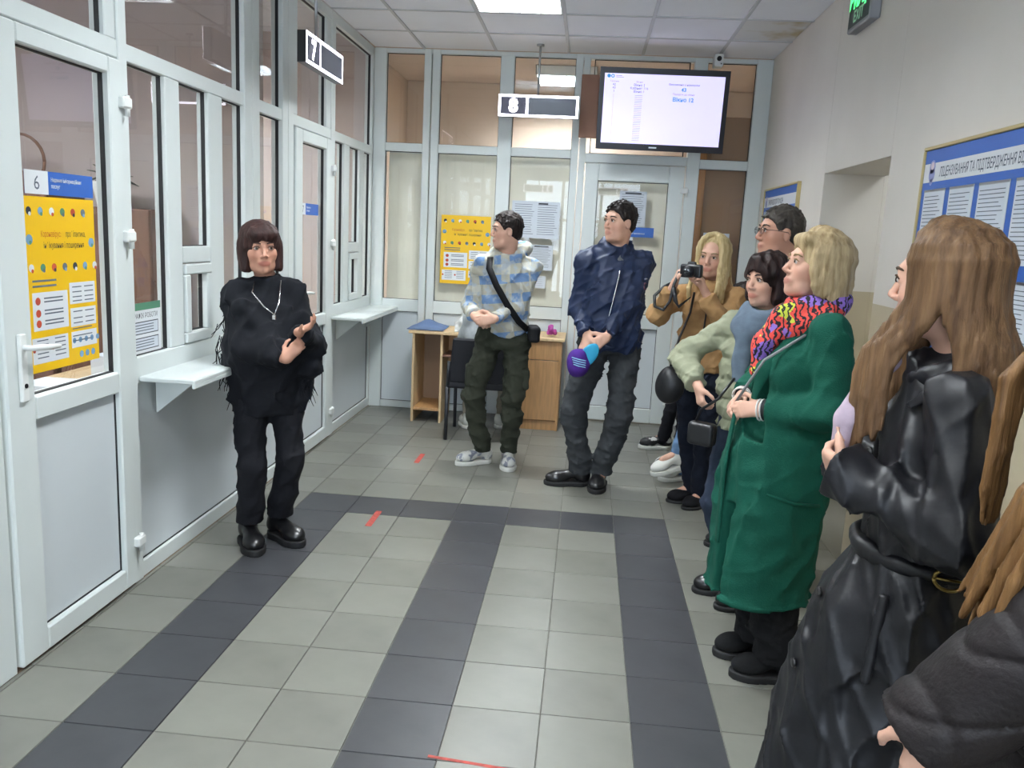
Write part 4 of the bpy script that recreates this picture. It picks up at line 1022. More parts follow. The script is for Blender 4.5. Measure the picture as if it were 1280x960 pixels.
# ================================================================ people: shared pieces
def cloth(name, col, rough=.85, **kw):
    kw.setdefault('noise', .18); kw.setdefault('nscale', 30); kw.setdefault('bump', .12); kw.setdefault('bscale', 220); kw.setdefault('spec', .25)
    return mat(name, col, rough, **kw)
def hair_mat(name, col, col2):
    return mat(name, col, .5, col2=col2, nscale=7, stretch=(9, 9, .8), bump=.35, bscale=26, bstretch=(9, 9, .7), lo=.3, hi=.7, spec=.25)
def hfield(h, up=.16, down=.2, side=.15, hh=.005):
    return Field(h.c-np.array((side, side, down)), h.c+np.array((side, side, up)), hh)
def hair_short(h, parent, m, g=.010, front=.068, low=-.035, top=0.0):
    F = hfield(h, hh=.004); h.e(F, (-.013, 0, .045+top*.5), (.095+g, .074+g, .083+g+top*.5), .01); h.e(F, (-.045, 0, -.01), (.055+g*.6, .062+g*.4, .06), .02)
    rr = np.random.RandomState(int(abs(h.c[0])*1000) % 97)
    for i in range(70):          # short tufts give a broken surface and hairline
        a_, t_ = rr.uniform(0, 6.28), rr.uniform(0, 1.9); d = (math.sin(t_)*math.cos(a_), math.sin(t_)*math.sin(a_), math.cos(t_))
        p0 = (-.013+(.094+g)*d[0], (.073+g)*d[1], .045+(.082+g)*d[2]); p1 = (p0[0]+.022+.004*d[0], p0[1]*1.02, p0[2]-.012+.006*d[2])
        h.cn(F, p0, p1, .007, .003, .006)
    h.e(F, (.112, 0, -.012), (.080, .20, front+.030), .006, True)
    for m_ in (-1, 1): h.e(F, (.004, .084*m_, -.008), (.024, .030, .036), .006, True)
    F.cut(h.p(0, 0, low), h.f*.52-h.u*.85)
    F.disp(waves(3, .0016, 260, 6)); return F.build('hair', m, parent, 1)
def locks(F, h, paths, k=.006):
    for pts, r in paths: F.chain(pts, r, k)
def long_hair(h, L, n, seed, spread=.085, r0=.014, front=70, frontL=None, back=.0, wav=.006, part=0.0, split=None, drop=.16, hug=1.0, behind=-.055):
    """lock paths: from the parting over the skull, then falling; front = angle from the face axis where the locks begin;
    split = angle that parts locks brought forward of the shoulder from locks falling behind it"""
    R = np.random.RandomState(seed); out = []; up = np.array((0, 0, 1.))
    for i in range(n):
        ad = front+(360-2*front)*(i+R.uniform(-.4, .4))/(n-1); a = math.radians(ad); ca, sa = math.cos(a), math.sin(a); sg = 1 if sa > 0 else -1
        Lk = L*(1+R.uniform(-.08, .06))
        if frontL is not None: w_ = max(0, (ca+.2)/1.2); Lk = Lk*(1-w_)+frontL*w_
        p = []; r = []; rad = R.uniform(.97, 1.06)*hug
        for t in (8, 28, 48, 68, 86, 104):
            t = math.radians(t); x0 = .030*(1-math.sin(t))
            p.append(h.p(-.016+x0+.106*math.sin(t)*ca*rad, part*(1-math.sin(t))+.087*math.sin(t)*sa*rad, .045+.095*math.cos(t)*rad)); r.append(r0*(.75+.35*math.sin(t)))
        b_ = p[-1]; m = 7
        lean = -back
        if split is not None:
            aa = ad if ad <= 180 else 360-ad; lean = .085 if aa < split else behind
        for j in range(1, m+1):
            t = j/m; ss = min(1, max(0, (t*Lk-.04)/drop)); ss = ss*ss*(3-2*ss)
            q = b_-up*Lk*t+h.l*sa*(spread-.087)*min(1, t*2)+h.l*sg*.012*ss+h.f*lean*ss+np.array((math.sin(j*2.1+i), math.cos(j*1.7+i*2), 0))*wav*(1 if j > 1 else .3)
            p.append(q); r.append(r0*(1.1-.75*t*t))
        out.append((p, r))
    return out
def ring(F, c, fw, a, b_, r, k=.02, tilt=0, n=14, gap=None, rz=None):
    fw = nrm((fw[0], fw[1], 0)); lf = np.array((-fw[1], fw[0], 0)); c = np.array(c, float); P_ = []
    for i in range(n+1):
        t = 2*math.pi*i/n; P_.append(c+fw*a*math.cos(t)+lf*b_*math.sin(t)+np.array((0, 0, -tilt*math.cos(t))))
    for i in range(n): F.cone(P_[i], P_[i+1], r, r, k)
def sleeve(F, B, q, r0, r1, r2, end=1.0, k=.03, cap=True):
    w_ = B.elb[q]+(B.wr[q]-B.elb[q])*end; up = np.array((0, 0, 1.))
    F.cone(B.neckb-up*.030*B.k-B.fw*.005, B.sh[q], .058*B.k, max(r0*.98, .060*B.k), .03)
    F.cone(B.sh[q], B.elb[q], r0, r1, k); F.cone(B.elb[q], w_, r1, r2, k*.7)
def cuffcut(F, B, q, end):
    d = nrm(B.wr[q]-B.elb[q]); p = B.elb[q]+(B.wr[q]-B.elb[q])*end
    sl = F.sl(p-.13, p+.13)
    if sl is None: return
    X, Y, Z = F.g(sl); dd = (X-p[0])*d[0]+(Y-p[1])*d[1]+(Z-p[2])*d[2]; rr = np.sqrt((X-p[0])**2+(Y-p[1])**2+(Z-p[2])**2)
    F.v[sl] = np.where(rr < .12, np.maximum(F.v[sl], np.where(dd > 0, dd, -1)), F.v[sl])
def top_field(B, pad=.16, h=.0075, lo_z=.6, extra=()):
    pts = list(B.sh.values())+list(B.elb.values())+list(B.wr.values())+[B.neckb, B.hipc]+list(extra)
    lo = np.min(pts, 0)-pad; hi = np.max(pts, 0)+pad; lo[2] = lo_z; hi[2] = B.neckb[2]+.16
    return Field(lo, hi, h)
def st(B, z, w_, d, fo=0, lo=0):
    c = B.b+B.fw*fo+B.lf*lo; return (z, c[0], c[1], w_, d)
SKIN1, SKIN2, SKIN3 = 'c79a84', 'd0a48e', 'b98a74'
BLACKLEA = mat('black_leather_shoe', '141416', .28, spec=.6); BSOLE = mat('black_rubber_sole', '121214', .7); WHITESH = mat('white_shoe', 'c9c9c2', .5); SILVER = mat('silver_metal', 'c8c8c8', .25, metal=1)

# ---------------------------------------------------------------- woman in the black shawl
def woman_in_shawl():
    B = Body((.05, -.83), -62, 1.58, True, head_yaw=-57, head_pitch=-2, head_roll=3, hw=1.03, hs=1.06, head_off=(0, -.03), wide=.86)
    r = empty('person', (.04, -.83, 0), 'woman in a black fringed shawl and trousers with a burgundy bob, arms folded', 'person')
    B.arm('L', (.275, -1.02, 1.10), (.5, .1, -1), (.9, -.1, .5), (-.35, -.25, .9), (.1, -.9, .2), curl=.42, tc=.2, spread=.12)
    B.arm('R', (.225, -1.04, .975), (-.5, -.2, -1), (.6, .15, .75), (-.1, .9, -.1), (-.6, 0, .8), curl=.45, tc=.6)
    B.stand(R=(-.03, -.85, -57), L=(.07, -.73, -38))
    B.flesh(r, SKIN3, '9a4a44', hair='3b2722')
    BK = cloth('black_wool', '14161c', .9)
    F = top_field(B, .2, .0075, .6)
    k = B.k
    F.loft([st(B, .68, .155, .115), st(B, .90, .182, .14, .015), st(B, 1.10, .168, .13, .015), st(B, 1.20, .138, .105), st(B, 1.26, .09, .075), st(B, 1.325, .056, .055, .0)], B.fw, .03)
    for q in ('L', 'R'): sleeve(F, B, q, .050, .054, .044, .92, .05)
    F.cone(B.sh['R']+(-.01, -.02, -.02), (-.085, -.88, .93), .042, .055, .04); F.cone(B.sh['L']+(0, 0, -.02), (.265, -.80, .90), .042, .05, .04); F.cone((.265, -.80, .90), (.215, -.80, .70), .045, .028, .04)
    F.cone((0.0, -.98, 1.2), (.18, -.99, 1.0), .02, .03, .09)
    F.disp(waves(5, .007, 26, 6, (1, 1, .9))); F.disp(waves(6, .004, 60, 6)); F.disp(ridges(7, .009, 48, 4))
    cuffcut(F, B, 'L', .90); cuffcut(F, B, 'R', .9)
    sh = F.build('shawl', BK, r)
    g = []
    for i in range(90):          # loose fringe along the side edge and the hem
        if i < 40: t = i/40; p = np.array((-.112+.015*math.sin(t*9)-.03*math.sin(t*3), -.90, 1.20-.42*t))+RNG.normal(size=3)*.008; d = np.array((-.08, -.05, -1))
        else: t = (i-40)/50; p = np.array((.15+.12*t, -.80-.02*t, .70+.16*t))+RNG.normal(size=3)*.012; d = np.array((.1, 0, -1))
        L_ = RNG.uniform(.05, .11); q = p+nrm(d+RNG.normal(size=3)*.25)*L_; m_ = (p+q)/2+RNG.normal(size=3)*.008
        g.append(tube_geo([p, m_, q], [.0028, .0024, .0014], 4))
    tag(multi('fringe', g, BK, sh), kind='stuff')
    B.trousers(r, cloth('black_trouser', '16171d', .8), .088, .078, .072, .115, seed=4, amp=.005)
    HB = hair_mat('burgundy_bob', '3a221f', '22120f'); h = B.head; F = hfield(h)
    h.e(F, (-.014, 0, .045), (.112, .094, .096), .02); h.cn(F, (-.055, 0, .0), (-.05, 0, -.085), .062, .05, .03)
    for m in (-1, 1): h.cn(F, (.0, .068*m, .02), (.022, .074*m, -.085), .036, .026, .02); h.cn(F, (-.04, .06*m, .0), (-.02, .066*m, -.09), .04, .032, .02)
    h.e(F, (.066, 0, .072), (.042, .070, .036), .02)
    h.e(F, (.105, 0, -.03), (.062, .055, .078), .008, True)
    F.cut(h.p(0, 0, -.105), -h.u); F.disp(waves(8, .0025, 150, 6, (1.5, 1.5, .3))); F.build('hair', HB, r)
    n0 = [B.neckb+B.fw*.05+B.lf*.055+np.array((0, 0, .01)), np.array((.165, -.985, 1.28)), np.array((.19, -1.03, 1.2))]
    tube('necklace', [B.neckb+B.fw*.052-B.lf*.055+np.array((0, 0, -.02)), (.065, -1.03, 1.27), (.13, -1.055, 1.21), (.18, -1.06, 1.178), (.195, -1.045, 1.23), B.neckb+B.fw*.08+B.lf*.06+np.array((0, 0, -.01))], .003, SILVER, r, 6)
    box('pendant', (.172, -1.07, 1.155), (.188, -1.06, 1.178), SILVER, r, .003)
    shoe(r, -.075, -.79, -57, .275, .10, BLACKLEA, BSOLE, lace=BSOLE, soleh=.035); shoe(r, .02, -.70, -36, .275, .10, BLACKLEA, BSOLE, lace=BSOLE, soleh=.035)
woman_in_shawl()

# ---------------------------------------------------------------- boy in the checked hoodie
def plaid():
    m = bpy.data.materials.new('blue_and_cream_check'); m.use_nodes = True; nt = m.node_tree; b = nt.nodes['Principled BSDF']; L = nt.links; b.inputs['Roughness'].default_value = .95; b.inputs['Specular IOR Level'].default_value = .1
    tc = nt.nodes.new('ShaderNodeTexCoord'); mp = nt.nodes.new('ShaderNodeMapping'); mp.inputs['Rotation'].default_value = (0, .12, .25); L.new(tc.outputs['Object'], mp.inputs[0]); s = nt.nodes.new('ShaderNodeSeparateXYZ'); L.new(mp.outputs[0], s.inputs[0])
    def sn(o, f, ph):
        a = nt.nodes.new('ShaderNodeMath'); a.operation = 'MULTIPLY_ADD'; a.inputs[1].default_value = f; a.inputs[2].default_value = ph; L.new(o, a.inputs[0])
        c = nt.nodes.new('ShaderNodeMath'); c.operation = 'SINE'; L.new(a.outputs[0], c.inputs[0]); g_ = nt.nodes.new('ShaderNodeMath'); g_.operation = 'GREATER_THAN'; g_.inputs[1].default_value = 0.1; L.new(c.outputs[0], g_.inputs[0]); return g_.outputs[0]
    def ad(a, c, op='ADD'):
        n = nt.nodes.new('ShaderNodeMath'); n.operation = op; L.new(a, n.inputs[0]); L.new(c, n.inputs[1]); return n.outputs[0]
    v = ad(ad(sn(s.outputs[0], 58, .4), sn(s.outputs[1], 58, 1.0), 'MAXIMUM'), sn(s.outputs[2], 50, .3))
    r = nt.nodes.new('ShaderNodeValToRGB'); r.color_ramp.interpolation = 'CONSTANT'; e = r.color_ramp.elements
    e[0].position = 0; e[0].color = (*lin('c4c4b8'), 1); e[1].position = .4; e[1].color = (*lin('b3b0a0'), 1); x = e.new(.8); x.color = (*lin('7593bb'), 1)
    dv = nt.nodes.new('ShaderNodeMath'); dv.operation = 'MULTIPLY'; dv.inputs[1].default_value = .45; L.new(v, dv.inputs[0]); L.new(dv.outputs[0], r.inputs[0])
    n2 = nt.nodes.new('ShaderNodeTexNoise'); n2.inputs['Scale'].default_value = 26; L.new(tc.outputs['Object'], n2.inputs['Vector']); mx = nt.nodes.new('ShaderNodeMix'); mx.data_type = 'RGBA'; mx.blend_type = 'MIX'
    rr = nt.nodes.new('ShaderNodeMapRange'); rr.inputs[1].default_value = .5; rr.inputs[2].default_value = .62; rr.inputs[4].default_value = .8; L.new(n2.outputs[0], rr.inputs[0]); L.new(rr.outputs[0], mx.inputs[0]); L.new(r.outputs[0], mx.inputs[6]); mx.inputs[7].default_value = (*lin('a9b4bd'), 1); L.new(mx.outputs[2], b.inputs['Base Color'])
    bp = nt.nodes.new('ShaderNodeBump'); bp.inputs['Strength'].default_value = .25; bp.inputs['Distance'].default_value = .01; n3 = nt.nodes.new('ShaderNodeTexNoise'); n3.inputs['Scale'].default_value = 160; L.new(tc.outputs['Object'], n3.inputs['Vector']); L.new(n3.outputs[0], bp.inputs['Height']); L.new(bp.outputs[0], b.inputs['Normal'])
    return m
def boy():
    B = Body((1.03, .87), -80, 1.73, False, head_yaw=197, head_pitch=-2, wide=.95, head_off=(0, -.012), hs=.97)
    r = empty('person', (1.03, .87, 0), 'young man in a blue checked hoodie and olive cargo trousers with clasped hands', 'person')
    B.arm('R', (.85, .66, 1.05), (-.35, 1, -.2), (.75, -.45, -.3), (.2, .7, -.6), (.2, -.3, .9), curl=.75, tc=.5)
    B.arm('L', (.99, .63, 1.04), (.5, 1, -.2), (-.9, -.25, -.15), (-.1, .8, -.2), (0, -.2, 1), curl=.65, tc=.5)
    B.stand(R=(.915, .90, 214), L=(1.10, .91, -84))
    B.flesh(r, SKIN2, 'b0705f', hair='2b211c')
    F = top_field(B, .15, .007, .88); k = B.k
    F.loft([st(B, .90, .145, .105), st(B, .94, .165, .12), st(B, 1.05, .168, .125), st(B, 1.22, .168, .12), st(B, 1.33, .15, .105), st(B, 1.40, .10, .08), st(B, 1.45, .065, .07, -.01)], B.fw, .03)
    for q in ('L', 'R'): sleeve(F, B, q, .058, .056, .044, .97, .035)
    ring(F, B.neckb+(0, 0, .0), B.fw, .075, .085, .03, .02, .03)
    nb = B.neckb
    F.cone(nb+B.lf*.05-B.fw*.07+(0, 0, .05), nb+B.lf*.135-B.fw*.08+(0, 0, .03), .042, .045, .02); F.cone(nb-B.fw*.11-B.lf*.05, nb-B.fw*.11+B.lf*.1+(0, 0, .02), .055, .06, .03); F.cone(nb+B.lf*.085+B.fw*.0+(0, 0, .0), nb+B.lf*.12-B.fw*.06+(0, 0, .03), .03, .04, .02)
    F.disp(waves(15, .005, 34, 6)); F.disp(waves(16, .003, 80, 5)); F.disp(ridges(17, .007, 70, 4))
    for q in ('L', 'R'): cuffcut(F, B, q, .94)
    F.build('hoodie', plaid(), r)
    OL = cloth('olive_cargo_cloth', '33362c', .9)
    tr = B.trousers(r, OL, .096, .076, .062, .088, seed=21, amp=.007)
    for q, sg in (('L', 1), ('R', -1)):
        p = B.hip[q]*.35+B.knee[q]*.65; F = Field(p-.13, p+.13, .007); F.box(p+B.lf*sg*.06+B.fw*.01, (.055, .035, .075), np.array([B.fw, B.lf, (0, 0, 1)]), .02, .01); F.disp(waves(9, .003, 60)); F.build('cargo_pocket', OL, tr)
    hair_short(B.head, r, hair_mat('dark_brown_short_hair', '2a211d', '17110f'), .007, .062, -.02)
    SN = mat('silver_sneaker', 'b9b9b4', .4, col2='6f7380', nscale=26, lo=.5, hi=.56)
    shoe(r, .975, .945, 214, .275, .098, SN, WHITESH, lace=WHITESH, soleh=.03); shoe(r, 1.09, .985, -84, .275, .098, SN, WHITESH, lace=WHITESH, soleh=.03)
    BKB = cloth('black_nylon', '121316', .6)
    ps = [B.sh['R']+np.array((.06, -.03, .055)), (.93, .70, 1.36), (.985, .685, 1.25), (1.06, .69, 1.13), (1.14, .72, 1.02), (1.2, .79, .96)]
    V = []; F_ = []
    for i, p in enumerate(ps):
        p = np.array(p); d = nrm(np.array(ps[min(i+1, 5)])-np.array(ps[max(i-1, 0)])); s_ = nrm(np.cross(d, (0, -1, 0)))*.02; n_ = np.array((0, -.004, 0)); V += [p-s_+n_, p+s_+n_, p+s_-n_*4, p-s_-n_*4]
    for i in range(5):
        for a in range(4): b_ = (a+1) % 4; F_.append([4*i+a, 4*i+b_, 4*i+4+b_, 4*i+4+a])
    F_ += [[3, 2, 1, 0], [20, 21, 22, 23]]
    bag = empty('crossbody_bag', (1.23, .8, .88), 'small black crossbody bag worn over the checked hoodie', 'bag')
    mesh('strap', V, F_, BKB, bag, True)
    F = Field((1.1, .65, .82), (1.4, .98, 1.06), .006); F.box((1.235, .80, .94), (.04, .075, .055), np.array([B.lf, B.fw, (0, 0, 1)]), .025, .01); F.disp(waves(2, .003, 50)); F.build('bag_body', BKB, bag)
boy()

# ---------------------------------------------------------------- man in the navy jacket with a cap in his hands
def man_navy():
    B = Body((1.735, .5), -76, 1.82, False, head_yaw=-141, head_pitch=1, head_roll=-2, hs=.95)
    r = empty('person', (1.735, .5, 0), 'man in a navy bomber jacket and grey trousers holding a cap', 'person')
    B.arm('R', (1.59, .27, 1.01), (-.4, 1, 0), (-.25, -.45, -.85), (.55, .55, -.2), (.7, -.3, 0), curl=.3, tc=.4)
    B.arm('L', (1.70, .26, 1.0), (.8, .7, -.1), (-.75, -.35, -.5), (-.3, .8, -.3), (-.2, -.1, 1), curl=.5, tc=.4)
    B.leg('R', (1.60, .55, .09), 190, (-1, -.6, .1)); B.leg('L', (1.735, .56, .09), -96, (.45, -1, 0))
    B.flesh(r, SKIN2, 'b07365', hair='2e2520')
    NV = cloth('navy_nylon', '1c2a48', .55, noise=.12, bscale=120, spec=.35)
    F = top_field(B, .15, .0075, .86)
    F.loft([st(B, .895, .152, .115, .02), st(B, .93, .175, .13, .02), st(B, 1.1, .185, .135, .01), st(B, 1.3, .19, .135), st(B, 1.41, .16, .11), st(B, 1.475, .10, .085), st(B, 1.525, .068, .075)], B.fw, .03)
    for q in ('L', 'R'): sleeve(F, B, q, .062, .058, .047, .96, .04)
    ring(F, B.neckb+(0, 0, .018), B.fw, .078, .082, .022, .02, .035)
    F.disp(waves(31, .006, 30, 6)); F.disp(waves(32, .003, 75, 5)); F.disp(ridges(33, .009, 62, 4))
    for q in ('L', 'R'): cuffcut(F, B, q, .94)
    jk = F.build('bomber_jacket', NV, r)
    tube('zip', [B.b+B.fw*(.139+.004*math.sin(i))+B.lf*(-.012-.014*i)+np.array((0, 0, 1.40-.08*i)) for i in range(6)], .004, SILVER, jk, 6)
    F = Field(B.neckb-.14, B.neckb+.14, .006); F.cone(B.neckb+B.fw*.012+(0, 0, -.01), B.neckb+B.fw*.062+(0, 0, -.075), .060, .040, .02); F.build('shirt', cloth('grey_shirt', '6f7274', .9), r)
    p = B.sh['L']+(B.elb['L']-B.sh['L'])*.55+nrm(B.lf+B.fw*.9)*.064
    V, F_ = disc_geo(p, B.lf*.8+B.fw*.7, .022, .006, 16); mesh('sleeve_patch', V, F_, mat('patch_pink', '6a4550', .8), jk); V, F_ = disc_geo(p+(B.lf*.8+B.fw*.7)*.004, B.lf*.8+B.fw*.7, .014, .006, 16); mesh('patch_centre', V, F_, mat('patch_dark', '33324a', .8), jk)
    a = p+(0, 0, .045); tube('patch_bar', [a-B.fw*.03+B.lf*.02, a, a+B.fw*.03-B.lf*.012], .005, mat('patch_grey', '7e7f90', .8), jk, 6)
    B.trousers(r, cloth('grey_chino', '3a3d40', .85), .096, .078, .070, .085, seed=33, amp=.006)
    hair_short(B.head, r, hair_mat('dark_cropped_hair', '251d1a', '15100e'), .008, .060, -.015)
    shoe(r, 1.665, .565, 190, .30, .105, BLACKLEA, BSOLE, lace=BSOLE, soleh=.03); shoe(r, 1.732, .66, -96, .30, .105, BLACKLEA, BSOLE, lace=BSOLE, soleh=.03)
    # the cap
    cp = empty('cap', (1.56, .19, .78), 'purple cap with turquoise peak held by the man in navy', 'cap')
    F = Field((1.40, .02, .68), (1.74, .36, 1.06), .005); F.ell((1.545, .185, .855), (.07, .075, .085), None, .01); F.disp(waves(4, .003, 60)); F.build('crown', cloth('purple_fleece', '4c2a86', .9), cp)
    F = Field((1.40, .02, .68), (1.76, .36, 1.06), .005); F.ell((1.60, .17, .905), (.05, .012, .085), np.array([nrm((.8, .2, -.6)), nrm((.2, -.97, 0)), nrm((.6, .1, .8))]), .01); F.build('peak', mat('turquoise_cloth', '2f9fc6', .7), cp)
    for i in range(4):
        z = .885-.013*i; tube('stripe', [(1.505+.004*i, .118-.002*i, z+.012), (1.545, .108, z+.004), (1.588, .118, z-.004)], .003, mat('pale_blue_print', '9fd8ee', .6), cp, 5)
man_navy()

# ---------------------------------------------------------------- blonde photographer
def photographer():
    B = Body((2.27, .18), -116, 1.63, True, head_yaw=-114, head_pitch=-3, head_roll=-4)
    r = empty('person', (2.27, .18, 0), 'blonde woman in a tan coat taking a photograph', 'person')
    B.arm('R', (2.035, -.075, 1.355), (-.6, .2, -1), (.2, -.35, .75), (.75, -.1, .3), (.5, .5, .4), curl=.6, tc=.3)
    B.arm('L', (2.195, -.11, 1.335), (.7, .2, -1), (-.3, -.25, .75), (-.6, -.3, .4), (-.4, .5, .4), curl=.6, tc=.3)
    B.stand(R=(2.30, .40, 200), L=(2.345, .30, 225))
    B.flesh(r, SKIN2, 'b56a60', hair='8f7a5c')
    TAN = cloth('tan_puffer', 'a98459', .75, noise=.12)
    F = top_field(B, .17, .0075, .83)
    F.loft([st(B, .86, .165, .12), st(B, .95, .17, .125), st(B, 1.1, .155, .12), st(B, 1.23, .15, .11), st(B, 1.305, .105, .08), st(B, 1.36, .06, .06)], B.fw, .03)
    for q in ('L', 'R'): sleeve(F, B, q, .056, .06, .046, .9, .035)
    ring(F, B.neckb, B.fw, .07, .08, .03, .02, .02)
    F.disp(lambda X, Y, Z: .007*np.abs(np.sin(Z*38))-.003); F.disp(waves(41, .006, 35, 6)); F.disp(ridges(43, .006, 80, 4))
    for q in ('L', 'R'): cuffcut(F, B, q, .86)
    ct = F.build('coat', TAN, r)
    tube('zip', [B.b+B.fw*(.124-.00*i)+B.lf*(.03-.004*i)+np.array((0, 0, 1.26-.07*i)) for i in range(6)], .005, DARKP, ct, 6)
    B.trousers(r, cloth('navy_trouser', '171d2b', .85), .085, .066, .06, .055, seed=44, amp=.005)
    h = B.head; F = Field(h.c-np.array((.17, .17, .36)), h.c+np.array((.17, .17, .16)), .005)
    h.e(F, (-.022, 0, .045), (.098, .083, .090), .01)
    locks(F, h, long_hair(h, .25, 40, 5, .09, .014, 52, .27, 0, .004, 0, 100)); h.e(F, (.115, 0, -.015), (.062, .050, .092), .012, True); F.build('hair', hair_mat('light_blonde_hair', 'cbb78e', 'a08a5a'), r)
    shoe(r, 2.375, .40, 196, .245, .088, cloth('black_suede', '131317', .9), BSOLE, soleh=.018, hgt=.05); shoe(r, 2.41, .36, 222, .245, .088, cloth('black_suede', '131317', .9), BSOLE, soleh=.018, hgt=.05)
    cm = empty('photo_camera', (2.115, -.15, 1.40), 'black compact camera held up by the blonde woman', 'camera'); A = np.array([dirv(-114), dirv(-24), (0, 0, 1)])
    F = Field((1.95, -.32, 1.32), (2.28, .02, 1.54), .004); F.box((2.115, -.135, 1.437), (.02, .06, .036), A, .012, .004); F.box((2.115, -.135, 1.475), (.015, .022, .012), A, .006, .004); F.build('camera_body', DARKP, cm)
    c = np.array((2.115, -.135, 1.435)); V, F_ = tube_geo([c+A[0]*.015, c+A[0]*.05, c+A[0]*.062], [.031, .031, .027], 18); mesh('lens_barrel', V, F_, DARKP, cm, True)
    V, F_ = disc_geo(c+A[0]*.062, A[0], .021, .004); mesh('lens_glass', V, F_, mat('lens_glass', '20242c', .05, spec=1), cm, True)
    tube('camera_strap', [(2.055, -.11, 1.43), (2.03, -.12, 1.36), (2.015, -.13, 1.27), (1.985, -.12, 1.22), (1.94, -.1, 1.235), (1.935, -.07, 1.29), (1.99, -.04, 1.345), (2.035, -.05, 1.37)], .009, DARKP, cm, 6)
    tube('strap_tail', [(2.03, -.14, 1.345), (2.04, -.16, 1.28), (2.06, -.16, 1.245), (2.12, -.16, 1.30)], [.011, .013, .01, .003], DARKP, cm, 6)
    V = [(2.0, -.03, .85)]
    bg = empty('shoulder_bag', (2.06, .0, .7), 'black rounded shoulder bag beside the tan coat', 'bag')
    F = Field((1.93, -.2, .62), (2.22, .22, .95), .006); F.ell((2.065, .0, .79), (.06, .085, .105), np.array([dirv(-116), dirv(-26), (0, 0, 1)]), .01); F.disp(waves(7, .004, 40)); F.build('bag_body', mat('black_leather_bag', '17181b', .4), bg)
    tube('bag_strap', [(2.06, .0, .885), (2.08, .0, .98), (2.1, .02, 1.06), (2.15, .045, 1.2), (2.17, .1, 1.31)], .007, DARKP, bg, 6)
photographer()

# ---------------------------------------------------------------- man with glasses
def man_glasses():
    B = Body((2.50, -.47), 186, 1.785, False, head_yaw=190, head_pitch=2)
    r = empty('person', (2.50, -.47, 0), 'man with glasses and a brown jacket behind the dark haired woman', 'person')
    B.arm('L', (2.74, -.66, 1.05), (.3, -1, -.2), (.55, .0, -.8), (.4, .8, .2), (-.3, -.2, -.9), curl=.6, tc=.4)
    B.arm('R', (2.72, -.40, 1.02), (.4, 1, -.2), (.6, -.3, -.6), (.4, -.7, .3), (-.3, .2, -.9), curl=.6, tc=.4)
    B.stand(R=(2.50, -.37, 180), L=(2.47, -.58, 190))
    B.flesh(r, SKIN3, '9c6357', hair='3c362f')
    F = top_field(B, .15, .009, .82)
    F.loft([st(B, .84, .165, .12), st(B, 1.1, .17, .125), st(B, 1.3, .175, .125), st(B, 1.40, .15, .10), st(B, 1.46, .095, .08), st(B, 1.505, .07, .072)], B.fw, .03)
    for q in ('L', 'R'): sleeve(F, B, q, .06, .055, .044, .95, .035)
    ring(F, B.neckb+(0, 0, .012), B.fw, .078, .08, .02, .02, .03); F.disp(waves(51, .006, 34, 6)); F.build('jacket', cloth('taupe_jacket', '544b45', .85), r)
    B.trousers(r, cloth('dark_trouser', '1d1f24', .85), seed=52, h=.011, cuff=.06)
    h = B.head; hair_short(h, r, hair_mat('greying_short_hair', '4a443d', '2c2824'), .006, .058, -.01)
    gl = empty('eyeglasses', tuple(h.p(.1, 0, .0)), 'thin dark framed eyeglasses on the man in brown', 'glasses')
    for m in (-1, 1):
        P_ = [h.p(.101+.0*abs(t), .035*m+.024*math.cos(t), .010+.0155*math.sin(t)) for t in np.linspace(0, 2*math.pi, 15)]
        tube('rim', P_, .0010, DARKP, gl, 5); V, F_ = disc_geo(h.p(.101, .035*m, .010), h.f, .0175*h.s, .001, 14); mesh('lens', V, F_, glass_mat('spectacle_lens', (1, 1, 1)), gl, True)
        tube('temple', [h.p(.100, .060*m, .014), h.p(.05, .076*m, .013), h.p(-.005, .082*m, .008), h.p(-.02, .080*m, -.015)], .0016, DARKP, gl, 6)
    tube('bridge', [h.p(.101, -.011, .013), h.p(.106, 0, .016), h.p(.101, .011, .013)], .0016, DARKP, gl, 6)
    for y, a in ((-.36, 182), (-.575, 190)): shoe(r, 2.56, y, a, .285, .10, BLACKLEA, BSOLE)
    fo = box('document_folder', (2.73, -.71, .86), (2.88, -.70, 1.02), mat('tan_folder', '9c7a58', .6), None, .004, loc=(2.8, -.705, .86)); tag(fo, 'tan folder held behind his back by the man with glasses', 'folder')
man_glasses()

